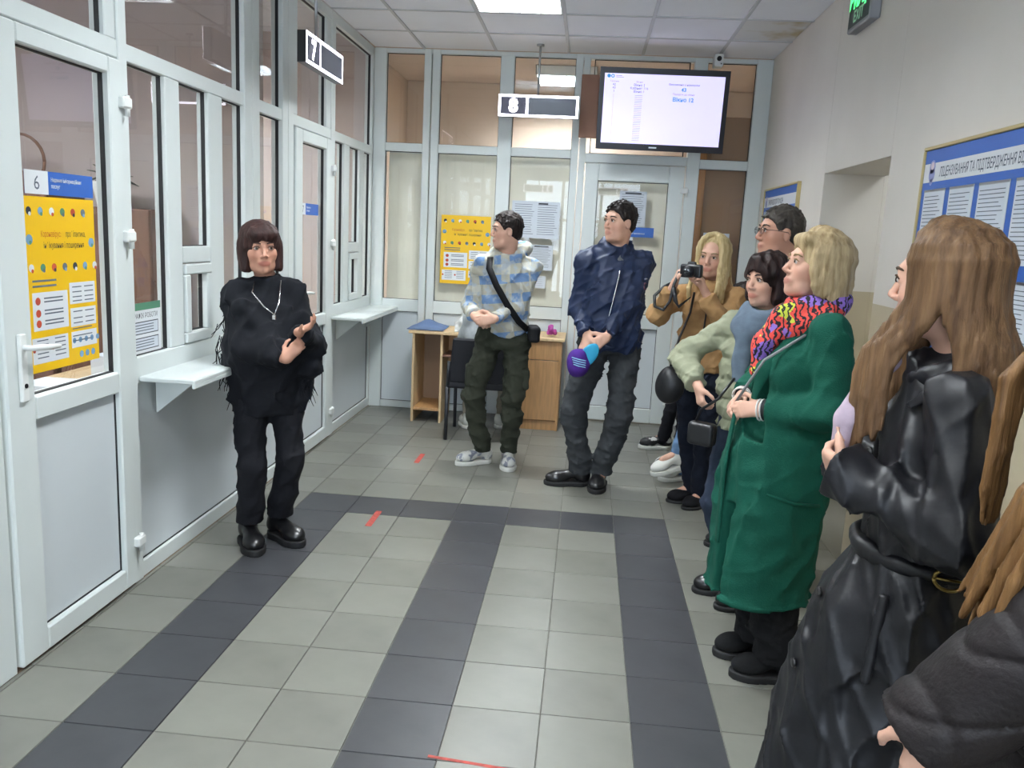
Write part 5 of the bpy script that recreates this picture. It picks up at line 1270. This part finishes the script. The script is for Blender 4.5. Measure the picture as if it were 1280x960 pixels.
# ---------------------------------------------------------------- dark haired woman with the grey scarf
def brunette():
    B = Body((2.33, -1.02), -122, 1.56, True, head_yaw=216, head_pitch=-2, head_roll=0)
    r = empty('person', (2.33, -1.02, 0), 'dark haired woman in a sage green puffer jacket with a grey scarf', 'person')
    B.arm('R', (2.065, -1.13, .985), (-1, .4, -.5), (.15, -.35, -.85), (.7, .2, 0), (.3, -.7, .4), curl=.75, tc=.5)
    B.arm('L', (2.30, -1.27, .93), (.8, -.5, -.3), (-.6, .2, -.5), (0, .8, -.2), (-.3, 0, .8), curl=.6, tc=.4)
    B.stand(R=(2.315, -.96, 190), L=(2.385, -1.10, 200))
    B.flesh(r, SKIN2, 'b0584f', hair='2a1715')
    SG = cloth('sage_puffer', '8f927a', .7, noise=.10)
    F = top_field(B, .18, .0075, .77)
    F.loft([st(B, .80, .155, .115), st(B, .92, .17, .13), st(B, 1.08, .165, .125), st(B, 1.18, .15, .11), st(B, 1.255, .11, .085), st(B, 1.31, .065, .065)], B.fw, .03)
    for q in ('L', 'R'): sleeve(F, B, q, .056, .056, .048, .94, .035)
    F.disp(lambda X, Y, Z: -.013*np.abs(np.sin(Z*36+2*X))**.6+.008); F.disp(waves(61, .005, 45, 6)); F.disp(ridges(63, .005, 90, 4))
    for q in ('L', 'R'): cuffcut(F, B, q, .90)
    F.build('puffer_jacket', SG, r)
    F = Field(B.neckb-np.array((.2, .2, .3)), B.neckb+np.array((.2, .2, .16)), .006)
    ring(F, B.neckb+B.fw*.02+(0, 0, -.005), B.fw, .07, .075, .032, .03, .02); ring(F, B.neckb+B.fw*.03+(0, 0, -.045), B.fw, .085, .09, .032, .03, .04)
    F.cone(B.neckb+B.fw*.13-B.lf*.03+(0, 0, -.06), B.neckb+B.fw*.15-B.lf*.02+(0, 0, -.3), .04, .04, .03, (B.fw, .5)); F.disp(waves(64, .005, 45, 6)); F.build('scarf', cloth('grey_knit_scarf', '62707e', .95), r)
    F = Field(B.hipc-.3, B.hipc+np.array((.3, .3, .2)), .008)
    B.trousers(r, cloth('slate_jeans', '2c3648', .85), .083, .062, .058, .04, seed=66)
    h = B.head; F = hfield(h, .17, .2, .17)
    h.e(F, (-.018, 0, .045), (.118, .098, .100), .02); h.cn(F, (-.06, 0, .0), (-.055, 0, -.08), .07, .055, .03)
    for m in (-1, 1): h.cn(F, (-.01, .07*m, .02), (.012, .080*m, -.07), .040, .030, .02); h.cn(F, (-.05, .06*m, .0), (-.035, .07*m, -.085), .045, .035, .02)
    h.cn(F, (.06, -.02, .098), (.055, .065, .035), .030, .022, .02); h.cn(F, (.06, 0.0, .095), (.045, -.07, .03), .028, .02, .02)
    h.e(F, (.105, .0, -.03), (.062, .057, .083), .008, True); F.cut(h.p(0, 0, -.112), -h.u)
    F.disp(waves(67, .004, 120, 6, (1.4, 1.4, .5))); F.build('hair', hair_mat('dark_auburn_hair', '2b1815', '170c0b'), r)
    for x, y, a in ((2.375, -.955, 188), (2.445, -1.09, 196)): shoe(r, x, y, a, .24, .088, BLACKLEA, BSOLE)
    pr = empty('hand_bag', (2.08, -1.2, .7), 'small black bag hanging from the hand of the woman in sage', 'bag')
    F = Field((1.94, -1.38, .70), (2.26, -1.05, .95), .006); F.box((2.085, -1.205, .80), (.03, .06, .05), np.array([dirv(-122), dirv(-32), (0, 0, 1)]), .02, .01); F.build('bag_body', mat('black_leather_bag', '17181b', .4), pr)
    tube('bag_strap', [(2.06, -1.18, .85), (2.075, -1.19, .90), (2.13, -1.25, .96), (2.19, -1.24, 1.05)], .006, DARKP, pr, 6)
brunette()

# ---------------------------------------------------------------- woman in the green coat
def scarf_mat():
    m = bpy.data.materials.new('bright_animal_print'); m.use_nodes = True; nt = m.node_tree; b = nt.nodes['Principled BSDF']; L = nt.links; b.inputs['Roughness'].default_value = .8
    tc = nt.nodes.new('ShaderNodeTexCoord')
    n = nt.nodes.new('ShaderNodeTexNoise'); n.inputs['Scale'].default_value = 7; L.new(tc.outputs['Object'], n.inputs['Vector'])
    r = nt.nodes.new('ShaderNodeValToRGB'); r.color_ramp.interpolation = 'CONSTANT'; e = r.color_ramp.elements
    e[0].position = 0; e[0].color = (*lin('8a6ac0'), 1); e[1].position = .44; e[1].color = (*lin('d8483e'), 1); x = e.new(.56); x.color = (*lin('b9c23a'), 1); L.new(n.outputs[0], r.inputs[0])
    w_ = nt.nodes.new('ShaderNodeTexWave'); w_.inputs['Scale'].default_value = 16; w_.inputs['Distortion'].default_value = 9; w_.inputs['Detail Scale'].default_value = 2.2; L.new(tc.outputs['Object'], w_.inputs['Vector'])
    c = nt.nodes.new('ShaderNodeMath'); c.operation = 'GREATER_THAN'; c.inputs[1].default_value = .62; L.new(w_.outputs[1], c.inputs[0])
    mx = nt.nodes.new('ShaderNodeMix'); mx.data_type = 'RGBA'; L.new(c.outputs[0], mx.inputs[0]); L.new(r.outputs[0], mx.inputs[6]); mx.inputs[7].default_value = (.01, .01, .015, 1); L.new(mx.outputs[2], b.inputs['Base Color'])
    return m
def woman_green():
    B = Body((2.375, -1.62), 188, 1.645, True, head_yaw=187, head_pitch=9, wide=1.04)
    r = empty('person', (2.375, -1.62, 0), 'blonde woman in a long emerald green coat with a bright print scarf', 'person')
    B.arm('L', (2.205, -1.725, 1.02), (.6, -.6, -.6), (-.85, .35, -.1), (.1, .9, -.3), (0, 0, 1), curl=.6, tc=.5)
    B.arm('R', (2.17, -1.53, 1.03), (.2, 1, -.5), (-.6, -.65, -.35), (.3, -.6, -.6), (0, -.3, .9), curl=.5, tc=.5)
    B.stand(L=(2.37, -1.70, 183), R=(2.33, -1.53, 188))
    B.flesh(r, SKIN2, 'a8615a', hair='8a7350')
    GR = cloth('emerald_wool', '0f5040', .9, noise=.14, nscale=9, bump=.25)
    F = top_field(B, .2, .0075, .29)
    F.loft([st(B, .31, .19, .18, .108), st(B, .62, .19, .195, .088), st(B, .87, .19, .205, .057), st(B, 1.02, .185, .185, .025), st(B, 1.15, .17, .165, .0), st(B, 1.25, .15, .13, .0), st(B, 1.315, .11, .085, -.01), st(B, 1.365, .065, .07, -.01)], B.fw, .03, 2.3)
    for q in ('L', 'R'): sleeve(F, B, q, .066, .07, .056, .95, .04)
    F.cone(B.b+B.fw*.11+B.lf*.08+(0, 0, 1.15), B.b+B.fw*.11-B.lf*.08+(0, 0, 1.13), .06, .06, .06)
    F.disp(waves(71, .007, 26, 6, (1.2, 1.2, .5))); F.disp(waves(72, .003, 70, 5)); F.disp(ridges(73, .006, 50, 4, (1.2, 1.2, .6)))
    # open front: a slit from hem to waist
    A = np.array([B.fw, B.lf, (0, 0, 1)])
    F.box(B.b+B.fw*.26+B.lf*.06+(0, 0, .45), (.17, .022, .22), A, .01, .01, True)
    F.disp(lambda X, Y, Z: -.006*((np.abs(Z-.315) < .01)), None)
    for q in ('L', 'R'): cuffcut(F, B, q, .90)
    ct = F.build('coat', GR, r)
    # lapel, pocket flap and belt end
    F = Field((2.0, -1.95, .5), (2.6, -1.3, 1.45), .006)
    F.chain([B.neckb+B.lf*.07-B.fw*.03+(0, 0, .02), B.neckb+B.lf*.10+B.fw*.07+(0, 0, -.06), B.b+B.fw*.185+B.lf*.06+(0, 0, 1.16), B.b+B.fw*.215+B.lf*.045+(0, 0, 1.0)], [.028, .034, .026, .01], .02, (nrm(B.fw+B.lf*.5), .5)); F.build('lapel', GR, ct)
    tube('pocket_welt', [B.b+B.fw*.17+B.lf*.175+(0, 0, .74), B.b+B.fw*.08+B.lf*.192+(0, 0, .715), B.b-B.fw*.02+B.lf*.180+(0, 0, .705)], .006, GR, ct, 6)
    F = Field((2.0, -1.8, .42), (2.3, -1.4, 1.02), .006); F.chain([(2.125, -1.66, .98), (2.105, -1.665, .8), (2.105, -1.67, .52)], [.022, .028, .03], .01, ((1, 0, 0), .3)); F.cut((0, 0, .5), (0, 0, -1)); F.build('belt_end', GR, ct)
    STR = mat('striped_cuff', 'd0cfca', .8)
    for q, rr in (('L', .036), ('R', .034)):
        d = nrm(B.wr[q]-B.elb[q]); e = B.elb[q]+(B.wr[q]-B.elb[q])*.9
        tube('cuff', [e-d*.02, e+d*.015], rr+.002, mat('dark_cuff', '15171b', .8), r, 16); ua = nrm(np.cross(d, (0, 0, 1))); va = np.cross(d, ua)
        for o_ in (.018, .030): tube('cuff_stripe', [e+d*o_+(ua*math.cos(t)+va*math.sin(t))*(rr+.001) for t in np.linspace(0, 2*math.pi, 15)], .0035, STR, r, 6)
    B.trousers(r, cloth('black_wide_trouser', '101114', .85), .070, .088, .10, .075, seed=75, amp=.006, hw=.72)
    F = Field(B.neckb-np.array((.28, .24, .26)), B.neckb+np.array((.2, .24, .14)), .006)
    ring(F, B.neckb+B.fw*.01+(0, 0, .015), B.fw, .075, .075, .030, .03, .02); ring(F, B.neckb+B.fw*.03+(0, 0, -.035), B.fw, .095, .10, .028, .03, .06)
    F.chain([B.neckb+B.fw*.12+B.lf*.04+(0, 0, -.04), B.neckb+B.fw*.185+B.lf*.01+(0, 0, -.13), B.neckb+B.fw*.20+B.lf*.01+(0, 0, -.22)], [.05, .045, .03], .03); F.disp(waves(77, .006, 60, 6)); F.build('scarf', scarf_mat(), r)
    h = B.head; F = Field(h.c-np.array((.19, .19, .25)), h.c+np.array((.19, .19, .17)), .005)
    h.e(F, (-.016, 0, .047), (.106, .088, .094), .01)
    locks(F, h, long_hair(h, .125, 40, 9, .10, .018, 66, .10, .01, .003)); h.e(F, (.10, 0, -.03), (.055, .075, .10), .01, True)
    h.cn(F, (.06, -.045, .095), (.062, .05, .10), .026, .026, .02)
    F.build('hair', hair_mat('ash_blonde_bob', 'bda983', '8a7452'), r)
    for m in (-1, 1):
        V, F_ = rbox_geo(h.p(0, .086*m, -.045)-.007, h.p(0, .086*m, -.045)+.007, .004); mesh('earring', V, F_, SILVER, r, True)
    for (x, y, a) in ((2.44, -1.715, 183), (2.40, -1.54, 188)): shoe(r, x, y, a, .255, .095, cloth('black_nubuck', '131416', .85), BSOLE, soleh=.03, hgt=.08)
    bs = empty('bag_strap', (2.3, -1.7, 1.0), 'thin grey bag strap across the emerald coat', 'strap')
    P_ = [B.sh['L']+(-.01, -.0, .075), B.neckb+B.lf*.12+B.fw*.07+(0, 0, -.075), B.b+B.fw*.20+B.lf*.10+(0, 0, 1.2), B.b+B.fw*.235+B.lf*.05+(0, 0, 1.1), B.b+B.fw*.25+B.lf*.0+(0, 0, 1.03)]
    tube('strap_band', P_, .0055, mat('grey_strap', '7d7f80', .6), bs, 6)
woman_green()

# ---------------------------------------------------------------- young woman in the black leather trench coat
def woman_trench():
    B = Body((2.325, -2.87), 164, 1.655, True, head_yaw=143, head_pitch=-2, head_off=(.012, .01))
    r = empty('person', (2.335, -2.87, 0), 'young woman with long brown hair in a black leather trench coat', 'person')
    B.arm('L', (2.125, -2.945, 1.135), (.5, -.6, -.7), (-.3, .9, .1), (.6, .3, .3), (-.3, -.2, .9), curl=.7, tc=.4)
    B.arm('R', (2.145, -2.80, 1.10), (.2, .8, -.7), (-.3, -.8, .2), (.6, -.2, .3), (-.2, .2, .9), curl=.7, tc=.4)
    B.stand(L=(2.33, -2.96, 164), R=(2.31, -2.79, 164))
    B.flesh(r, SKIN2, 'b0685f', hair='4b3826', fine=.004)
    LE = mat('black_leather', '121318', .47, noise=.15, nscale=12, bump=.12, bscale=30, spec=.42)
    F = top_field(B, .22, .006, .30)
    F.loft([st(B, .34, .20, .20, .10), st(B, .60, .19, .18, .07), st(B, .85, .185, .165, .03), st(B, .97, .158, .135, .0), st(B, 1.10, .148, .125, .0), st(B, 1.23, .152, .11, .0), st(B, 1.305, .12, .082), st(B, 1.365, .068, .07)], B.fw, .03, 2.2)
    for q in ('L', 'R'): sleeve(F, B, q, .060, .060, .052, .97, .035)
    B_L = B.elb['L']
    e = B.elb['L']+(B.wr['L']-B.elb['L'])*.72; w_ = B.elb['L']+(B.wr['L']-B.elb['L'])*.95; F.cone(e, w_+(w_-e)*.7, .058, .068, .008)
    F.disp(waves(81, .006, 30, 7, (1.2, 1.2, .5))); F.disp(waves(82, .002, 70, 7)); F.disp(ridges(83, .008, 55, 4, (1.3, 1.3, .5)))
    el = B.elb['L']; F.disp(lambda X, Y, Z: -.007*np.maximum(0, np.sin((X*.9+Z*.5)*95+4*np.sin(Z*30)))*np.exp(-((X-el[0]+.03)**2+(Y-el[1])**2+(Z-el[2]-.02)**2)/.006), el-.2, el+.2)
    F.disp(lambda X, Y, Z: .008*np.sin(np.arctan2(Y+2.87, X-2.31)*9+2*np.sin(Z*6))*np.clip((.93-Z)/.3, 0, 1))
    cuffcut(F, B, 'L', 1.1); cuffcut(F, B, 'R', .92)
    # narrow opening where the coat fronts part below the belt
    ct = F.build('trench_coat', LE, r)
    F = Field(B.neckb-np.array((.25, .25, .2)), B.neckb+np.array((.25, .25, .12)), .005)
    ring(F, B.neckb+(0, 0, -.02), B.fw, .075, .080, .022, .02, .04); 
    for m in (1,): F.chain([B.neckb-B.fw*.03+B.lf*.08*m+(0, 0, -.01), B.neckb+B.fw*.035+B.lf*.115*m+(0, 0, -.055), B.neckb+B.fw*.085+B.lf*.10*m+(0, 0, -.10)], [.018, .028, .012], .012, (nrm(B.lf*m*.5+np.array((0, 0, 1.))), .4))
    F.build('collar', LE, ct)
    F = Field((2.0, -3.2, .88), (2.7, -2.5, 1.06), .006); ring(F, (B.b[0]+B.fw[0]*.0, B.b[1], .965), B.fw, .134, .157, .020, .0, 0, 24); F.disp(waves(3, .003, 50)); F.build('belt', LE, ct)
    GOLD_ = mat('brass_buckle', '8f7a45', .3, metal=1)
    bc = np.array((2.36, -3.03, .965)); bc = B.b+B.lf*.182-B.fw*.03+np.array((0, 0, .965))
    tube('buckle', [bc+B.fw*.028*math.cos(t)+np.array((0, 0, .022*math.sin(t))) for t in np.linspace(0, 2*math.pi, 17)], .004, GOLD_, ct, 6); tube('buckle_pin', [bc-B.fw*.028, bc+B.fw*.028], .003, GOLD_, ct, 6)
    for z, fo in ((1.17, .135), (.84, .20), (.66, .235)):
        V, F_ = disc_geo(B.b+B.fw*fo+B.lf*.05+np.array((0, 0, z)), B.fw+B.lf*.4, .011, .006, 14); mesh('button', V, F_, BLACKLEA, ct, True)
    F = Field((2.0, -3.2, .6), (2.6, -2.7, .95), .006); a0 = B.b+B.lf*.172+B.fw*.08; F.chain([a0+(0, 0, .90), a0+B.lf*.012+B.fw*.015+(0, 0, .72)], [.012, .012], .01, (B.lf, .6)); F.build('pocket_welt', LE, ct)
    # pale pink blouse showing in the coat opening
    F = Field((2.05, -2.95, 1.05), (2.32, -2.68, 1.45), .005); F.chain([(2.130, -2.84, 1.14), (2.140, -2.84, 1.23), (2.175, -2.83, 1.31), (2.225, -2.82, 1.36)], [.020, .024, .022, .02], .01); F.disp(waves(88, .002, 60)); F.build('blouse_front', cloth('pale_pink_knit', 'b7a6b4', .9), r)
    B.trousers(r, cloth('black_trouser', '16171d', .8), .08, seed=85, h=.012, cuff=.06, hw=.8)
    for y, a in ((-2.955, 166), (-2.785, 164)): shoe(r, 2.40, y, a, .25, .09, BLACKLEA, BSOLE)
    h = B.head; F = Field(h.c-np.array((.24, .24, .46)), h.c+np.array((.24, .24, .17)), .0042)
    h.e(F, (-.016, 0, .043), (.100, .080, .088), .01); h.e(F, (.10, 0, -.035), (.05, .06, .095), .01, True)
    R = np.random.RandomState(3)
    locks(F, h, long_hair(h, .33, 84, 13, .082, .0105, 50, .40, .0, .003, 0, 96, hug=.93, behind=-.045), .005)
    F.disp(waves(90, .0016, 300, 6, (1.3, 1.3, .12)))
    F.build('hair', hair_mat('long_brown_hair', '7a5e42', '4a3421'), r)
woman_trench()

# ---------------------------------------------------------------- woman in the dark quilted jacket
def woman_quilted():
    B = Body((2.375, -3.42), 176, 1.69, True, head_yaw=186, head_pitch=0, wide=1.08, head_off=(.03, 0))
    r = empty('person', (2.375, -3.42, 0), 'woman with long light brown hair in a dark quilted jacket', 'person')
    B.arm('L', (2.10, -3.47, .875), (.6, -.6, -.2), (.0, .12, -1), (.3, .8, .0), (-.8, .2, 0), curl=.35, tc=.5)
    B.arm('R', (2.42, -3.26, .83), (.8, .3, -.4), (-.1, 0, -1), (.2, -.8, 0), (-.9, 0, 0), curl=.4, tc=.4)
    B.stand(L=(2.41, -3.52, 178), R=(2.39, -3.33, 176))
    B.flesh(r, SKIN2, 'b0685f', hair='6a4b2c', fine=.004)
    QU = mat('dark_brown_quilt', '1b1617', .6, noise=.25, nscale=10, bump=.2, bscale=90, spec=.35)
    F = top_field(B, .2, .006, .70)
    F.loft([st(B, .74, .175, .13, .01), st(B, .9, .18, .14, .01), st(B, 1.1, .175, .14, .01), st(B, 1.24, .16, .12), st(B, 1.32, .115, .085), st(B, 1.40, .075, .075)], B.fw, .03)
    for q in ('L', 'R'): sleeve(F, B, q, .076, .080, .066, 1.12, .035)
    F.disp(lambda X, Y, Z: -.010*np.minimum(1, 3*np.abs(np.sin((Z-.3*X)*30)))**.5+.007); F.disp(lambda X, Y, Z: -.007*np.minimum(1, 3*np.abs(np.sin((X+.5*Z)*22)))**.5+.005); F.disp(waves(91, .005, 40, 6))
    for q in ('L', 'R'): cuffcut(F, B, q, 1.10)
    F.build('quilted_jacket', QU, r)
    B.trousers(r, cloth('black_trouser', '16171d', .8), seed=95, h=.012, cuff=.06)
    for y, a in ((-3.53, 178), (-3.34, 176)): shoe(r, 2.48, y, a, .25, .09, BLACKLEA, BSOLE)
    h = B.head; F = Field(h.c-np.array((.32, .24, .56)), h.c+np.array((.2, .2, .17)), .0045)
    h.e(F, (-.016, 0, .045), (.104, .085, .092), .01); h.e(F, (.10, 0, -.035), (.05, .06, .095), .01, True)
    locks(F, h, long_hair(h, .42, 56, 23, .085, .011, 60, .40, .0, .003, 0, 80, hug=.95, behind=-.03), .005)
    sh = B.sh['L']; R = np.random.RandomState(5)
    for i in range(16):       # the long strand brought forward over the shoulder
        o = R.normal(size=3)*np.array((.012, .02, .0)); t_ = R.uniform(-.03, .04)
        P_ = [h.p(.0, .085, .0), h.p(.03, .1, -.08), np.array((2.245, -3.545, 1.38)), np.array((2.19, -3.53, 1.27)), np.array((2.165, -3.50, 1.16)), np.array((2.145, -3.48, 1.06+t_))]
        F.chain([p+o*(.3 if j < 2 else 1) for j, p in enumerate(P_)], [.012, .013, .013, .012, .010, .004], .005)
    F.build('hair', hair_mat('long_light_brown_hair', '7d5c38', '4d3419'), r)
woman_quilted()

# ---------------------------------------------------------------- seated people by the wall and at the desk
def seated(xy, yaw, H, seat, label, top, trs, hair, feet, sh_up, sh_sole, fem, arms_fw=.34, shl=.26, wide=.95):
    B = Body(xy, yaw, H, fem, seat=seat, wide=wide); B.seated = True
    r = empty('person', (xy[0], xy[1], 0), label, 'person')
    for q, m in (('L', 1), ('R', -1)):
        w_ = B.b+B.fw*arms_fw+B.lf*m*.08+np.array((0, 0, seat+.2)); B.arm(q, w_, -B.fw*.3+B.lf*m*.8+np.array((0, 0, -.6)), B.fw*.8-B.lf*m*.5+np.array((0, 0, -.2)), (0, 0, -1), -B.lf*m, curl=.4)
        x, y, z, a, p = feet[q]; B.leg(q, (x, y, z+.09), a, np.array((*(B.fw[:2]*.6+B.lf[:2]*m*.15), .8)))
    B.flesh(r, SKIN2, hair=hair, fine=.006)
    F = top_field(B, .15, .010, seat+.0)
    z = lambda u: B.P(0, 0, u)[2]
    F.loft([st(B, seat+.01, .175*wide, .13), st(B, z(1.1), .175*wide, .13), st(B, z(1.3), .185*wide, .135), st(B, z(1.41), .15*wide, .10), st(B, z(1.47), .08, .075)], B.fw, .03)
    for q in ('L', 'R'): sleeve(F, B, q, .066, .06, .046, .95, .04)
    F.disp(waves(101, .005, 36, 6)); F.build('top', top, r)
    B.trousers(r, trs, .08, .06, .05, seed=103, h=.009)
    hf = hair_short(B.head, r, hair_mat('seated_hair_'+hair, hair, '1c1512'), .016, .062, -.05)
    for q in ('L', 'R'):
        x, y, z0, a, p = feet[q]; d = dirv(a)
        shoe(r, x-d[0]*.07, y-d[1]*.07, a, shl, .092, sh_up, sh_sole, z=z0, lace=sh_sole, pitch=p, soleh=.03)
BW = mat('black_and_white_sneaker', '17181c', .5, col2='c4c4c0', nscale=18, lo=.55, hi=.57)
seated((2.70, 1.40), 180, 1.68, .46, 'seated person in black trousers and black and white sneakers by the wall', cloth('dark_sweater', '23252b', .9), cloth('black_trouser', '16171d', .8), '2b221d',
       dict(R=(2.23, 1.66, 0, 190, 0), L=(2.30, 1.13, 0, 200, 0)), BW, WHITESH, False)
seated((2.70, .78), 180, 1.62, .46, 'seated person in light blue jeans and white sneakers beside the opening', cloth('beige_sweater', '8f8a80', .9), cloth('light_blue_jeans', '6f8fb5', .85), '4a3828',
       dict(R=(2.30, .86, 0, 205, 0), L=(2.235, .74, .115, 205, -12)), WHITESH, WHITESH, True)
seated((.82, 1.63), 90, 1.45, .476, 'seated person in pale clothes at the desk behind the boy in checks', cloth('pale_grey_top', 'a9aeb0', .9), cloth('beige_trouser', '8d8577', .85), '33271f',
       dict(R=(.93, 2.0, 0, 80, 0), L=(.66, 1.93, 0, 110, 0)), WHITESH, WHITESH, True, .3, .23, .85)
# bench along the wall
r = empty('waiting_bench', (2.72, 1.1, 0), 'grey bench along the cream wall under the seated people', 'bench')
box('bench_seat', (2.5, .66, .415), (2.92, 1.62, .455), mat('bench_grey', '55585c', .6), r, .01)
for x in (2.54, 2.88):
    for y in (.72, 1.56): tube('leg', [(x, y, .0), (x, y, .42)], .014, METAL, r)
# things on the desk
pb = empty('plastic_bag', (.62, 1.92, .77), 'crumpled white plastic bag standing on the desk', 'bag')
F = Field((.42, 1.80, .755), (.86, 2.2, 1.05), .006); F.loft([(.77, .62, 2.06, .10, .07), (.83, .625, 2.06, .105, .075), (.90, .64, 2.06, .07, .05), (.95, .65, 2.06, .04, .03)], (0, -1), .02)
F.cone((.60, 2.06, .9), (.585, 2.06, .985), .022, .010, .02); F.cone((.66, 2.06, .9), (.672, 2.06, 1.01), .022, .010, .02); F.disp(waves(111, .010, 55, 7)); F.disp(waves(112, .004, 120, 6)); F.cut((0, 0, .769), (0, 0, -1))
F.build('bag_body', mat('white_polythene', 'd6d8d4', .35, noise=.05), pb)
g_ = empty('flower_bunch', (1.31, 2.1, .768), 'small pink artificial flower lying on the desk end', 'flowers')
for i in range(9):
    a = i*2.4; c = np.array((1.30+.035*math.cos(a)*(i % 3)/2, 2.10+.03*math.sin(a), .80+.016*(i % 4))); V, F_ = rbox_geo(c-.017, c+.017, .012); mesh('blossom', V, F_, mat('pink_petal', 'b0489a', .6), g_, True)
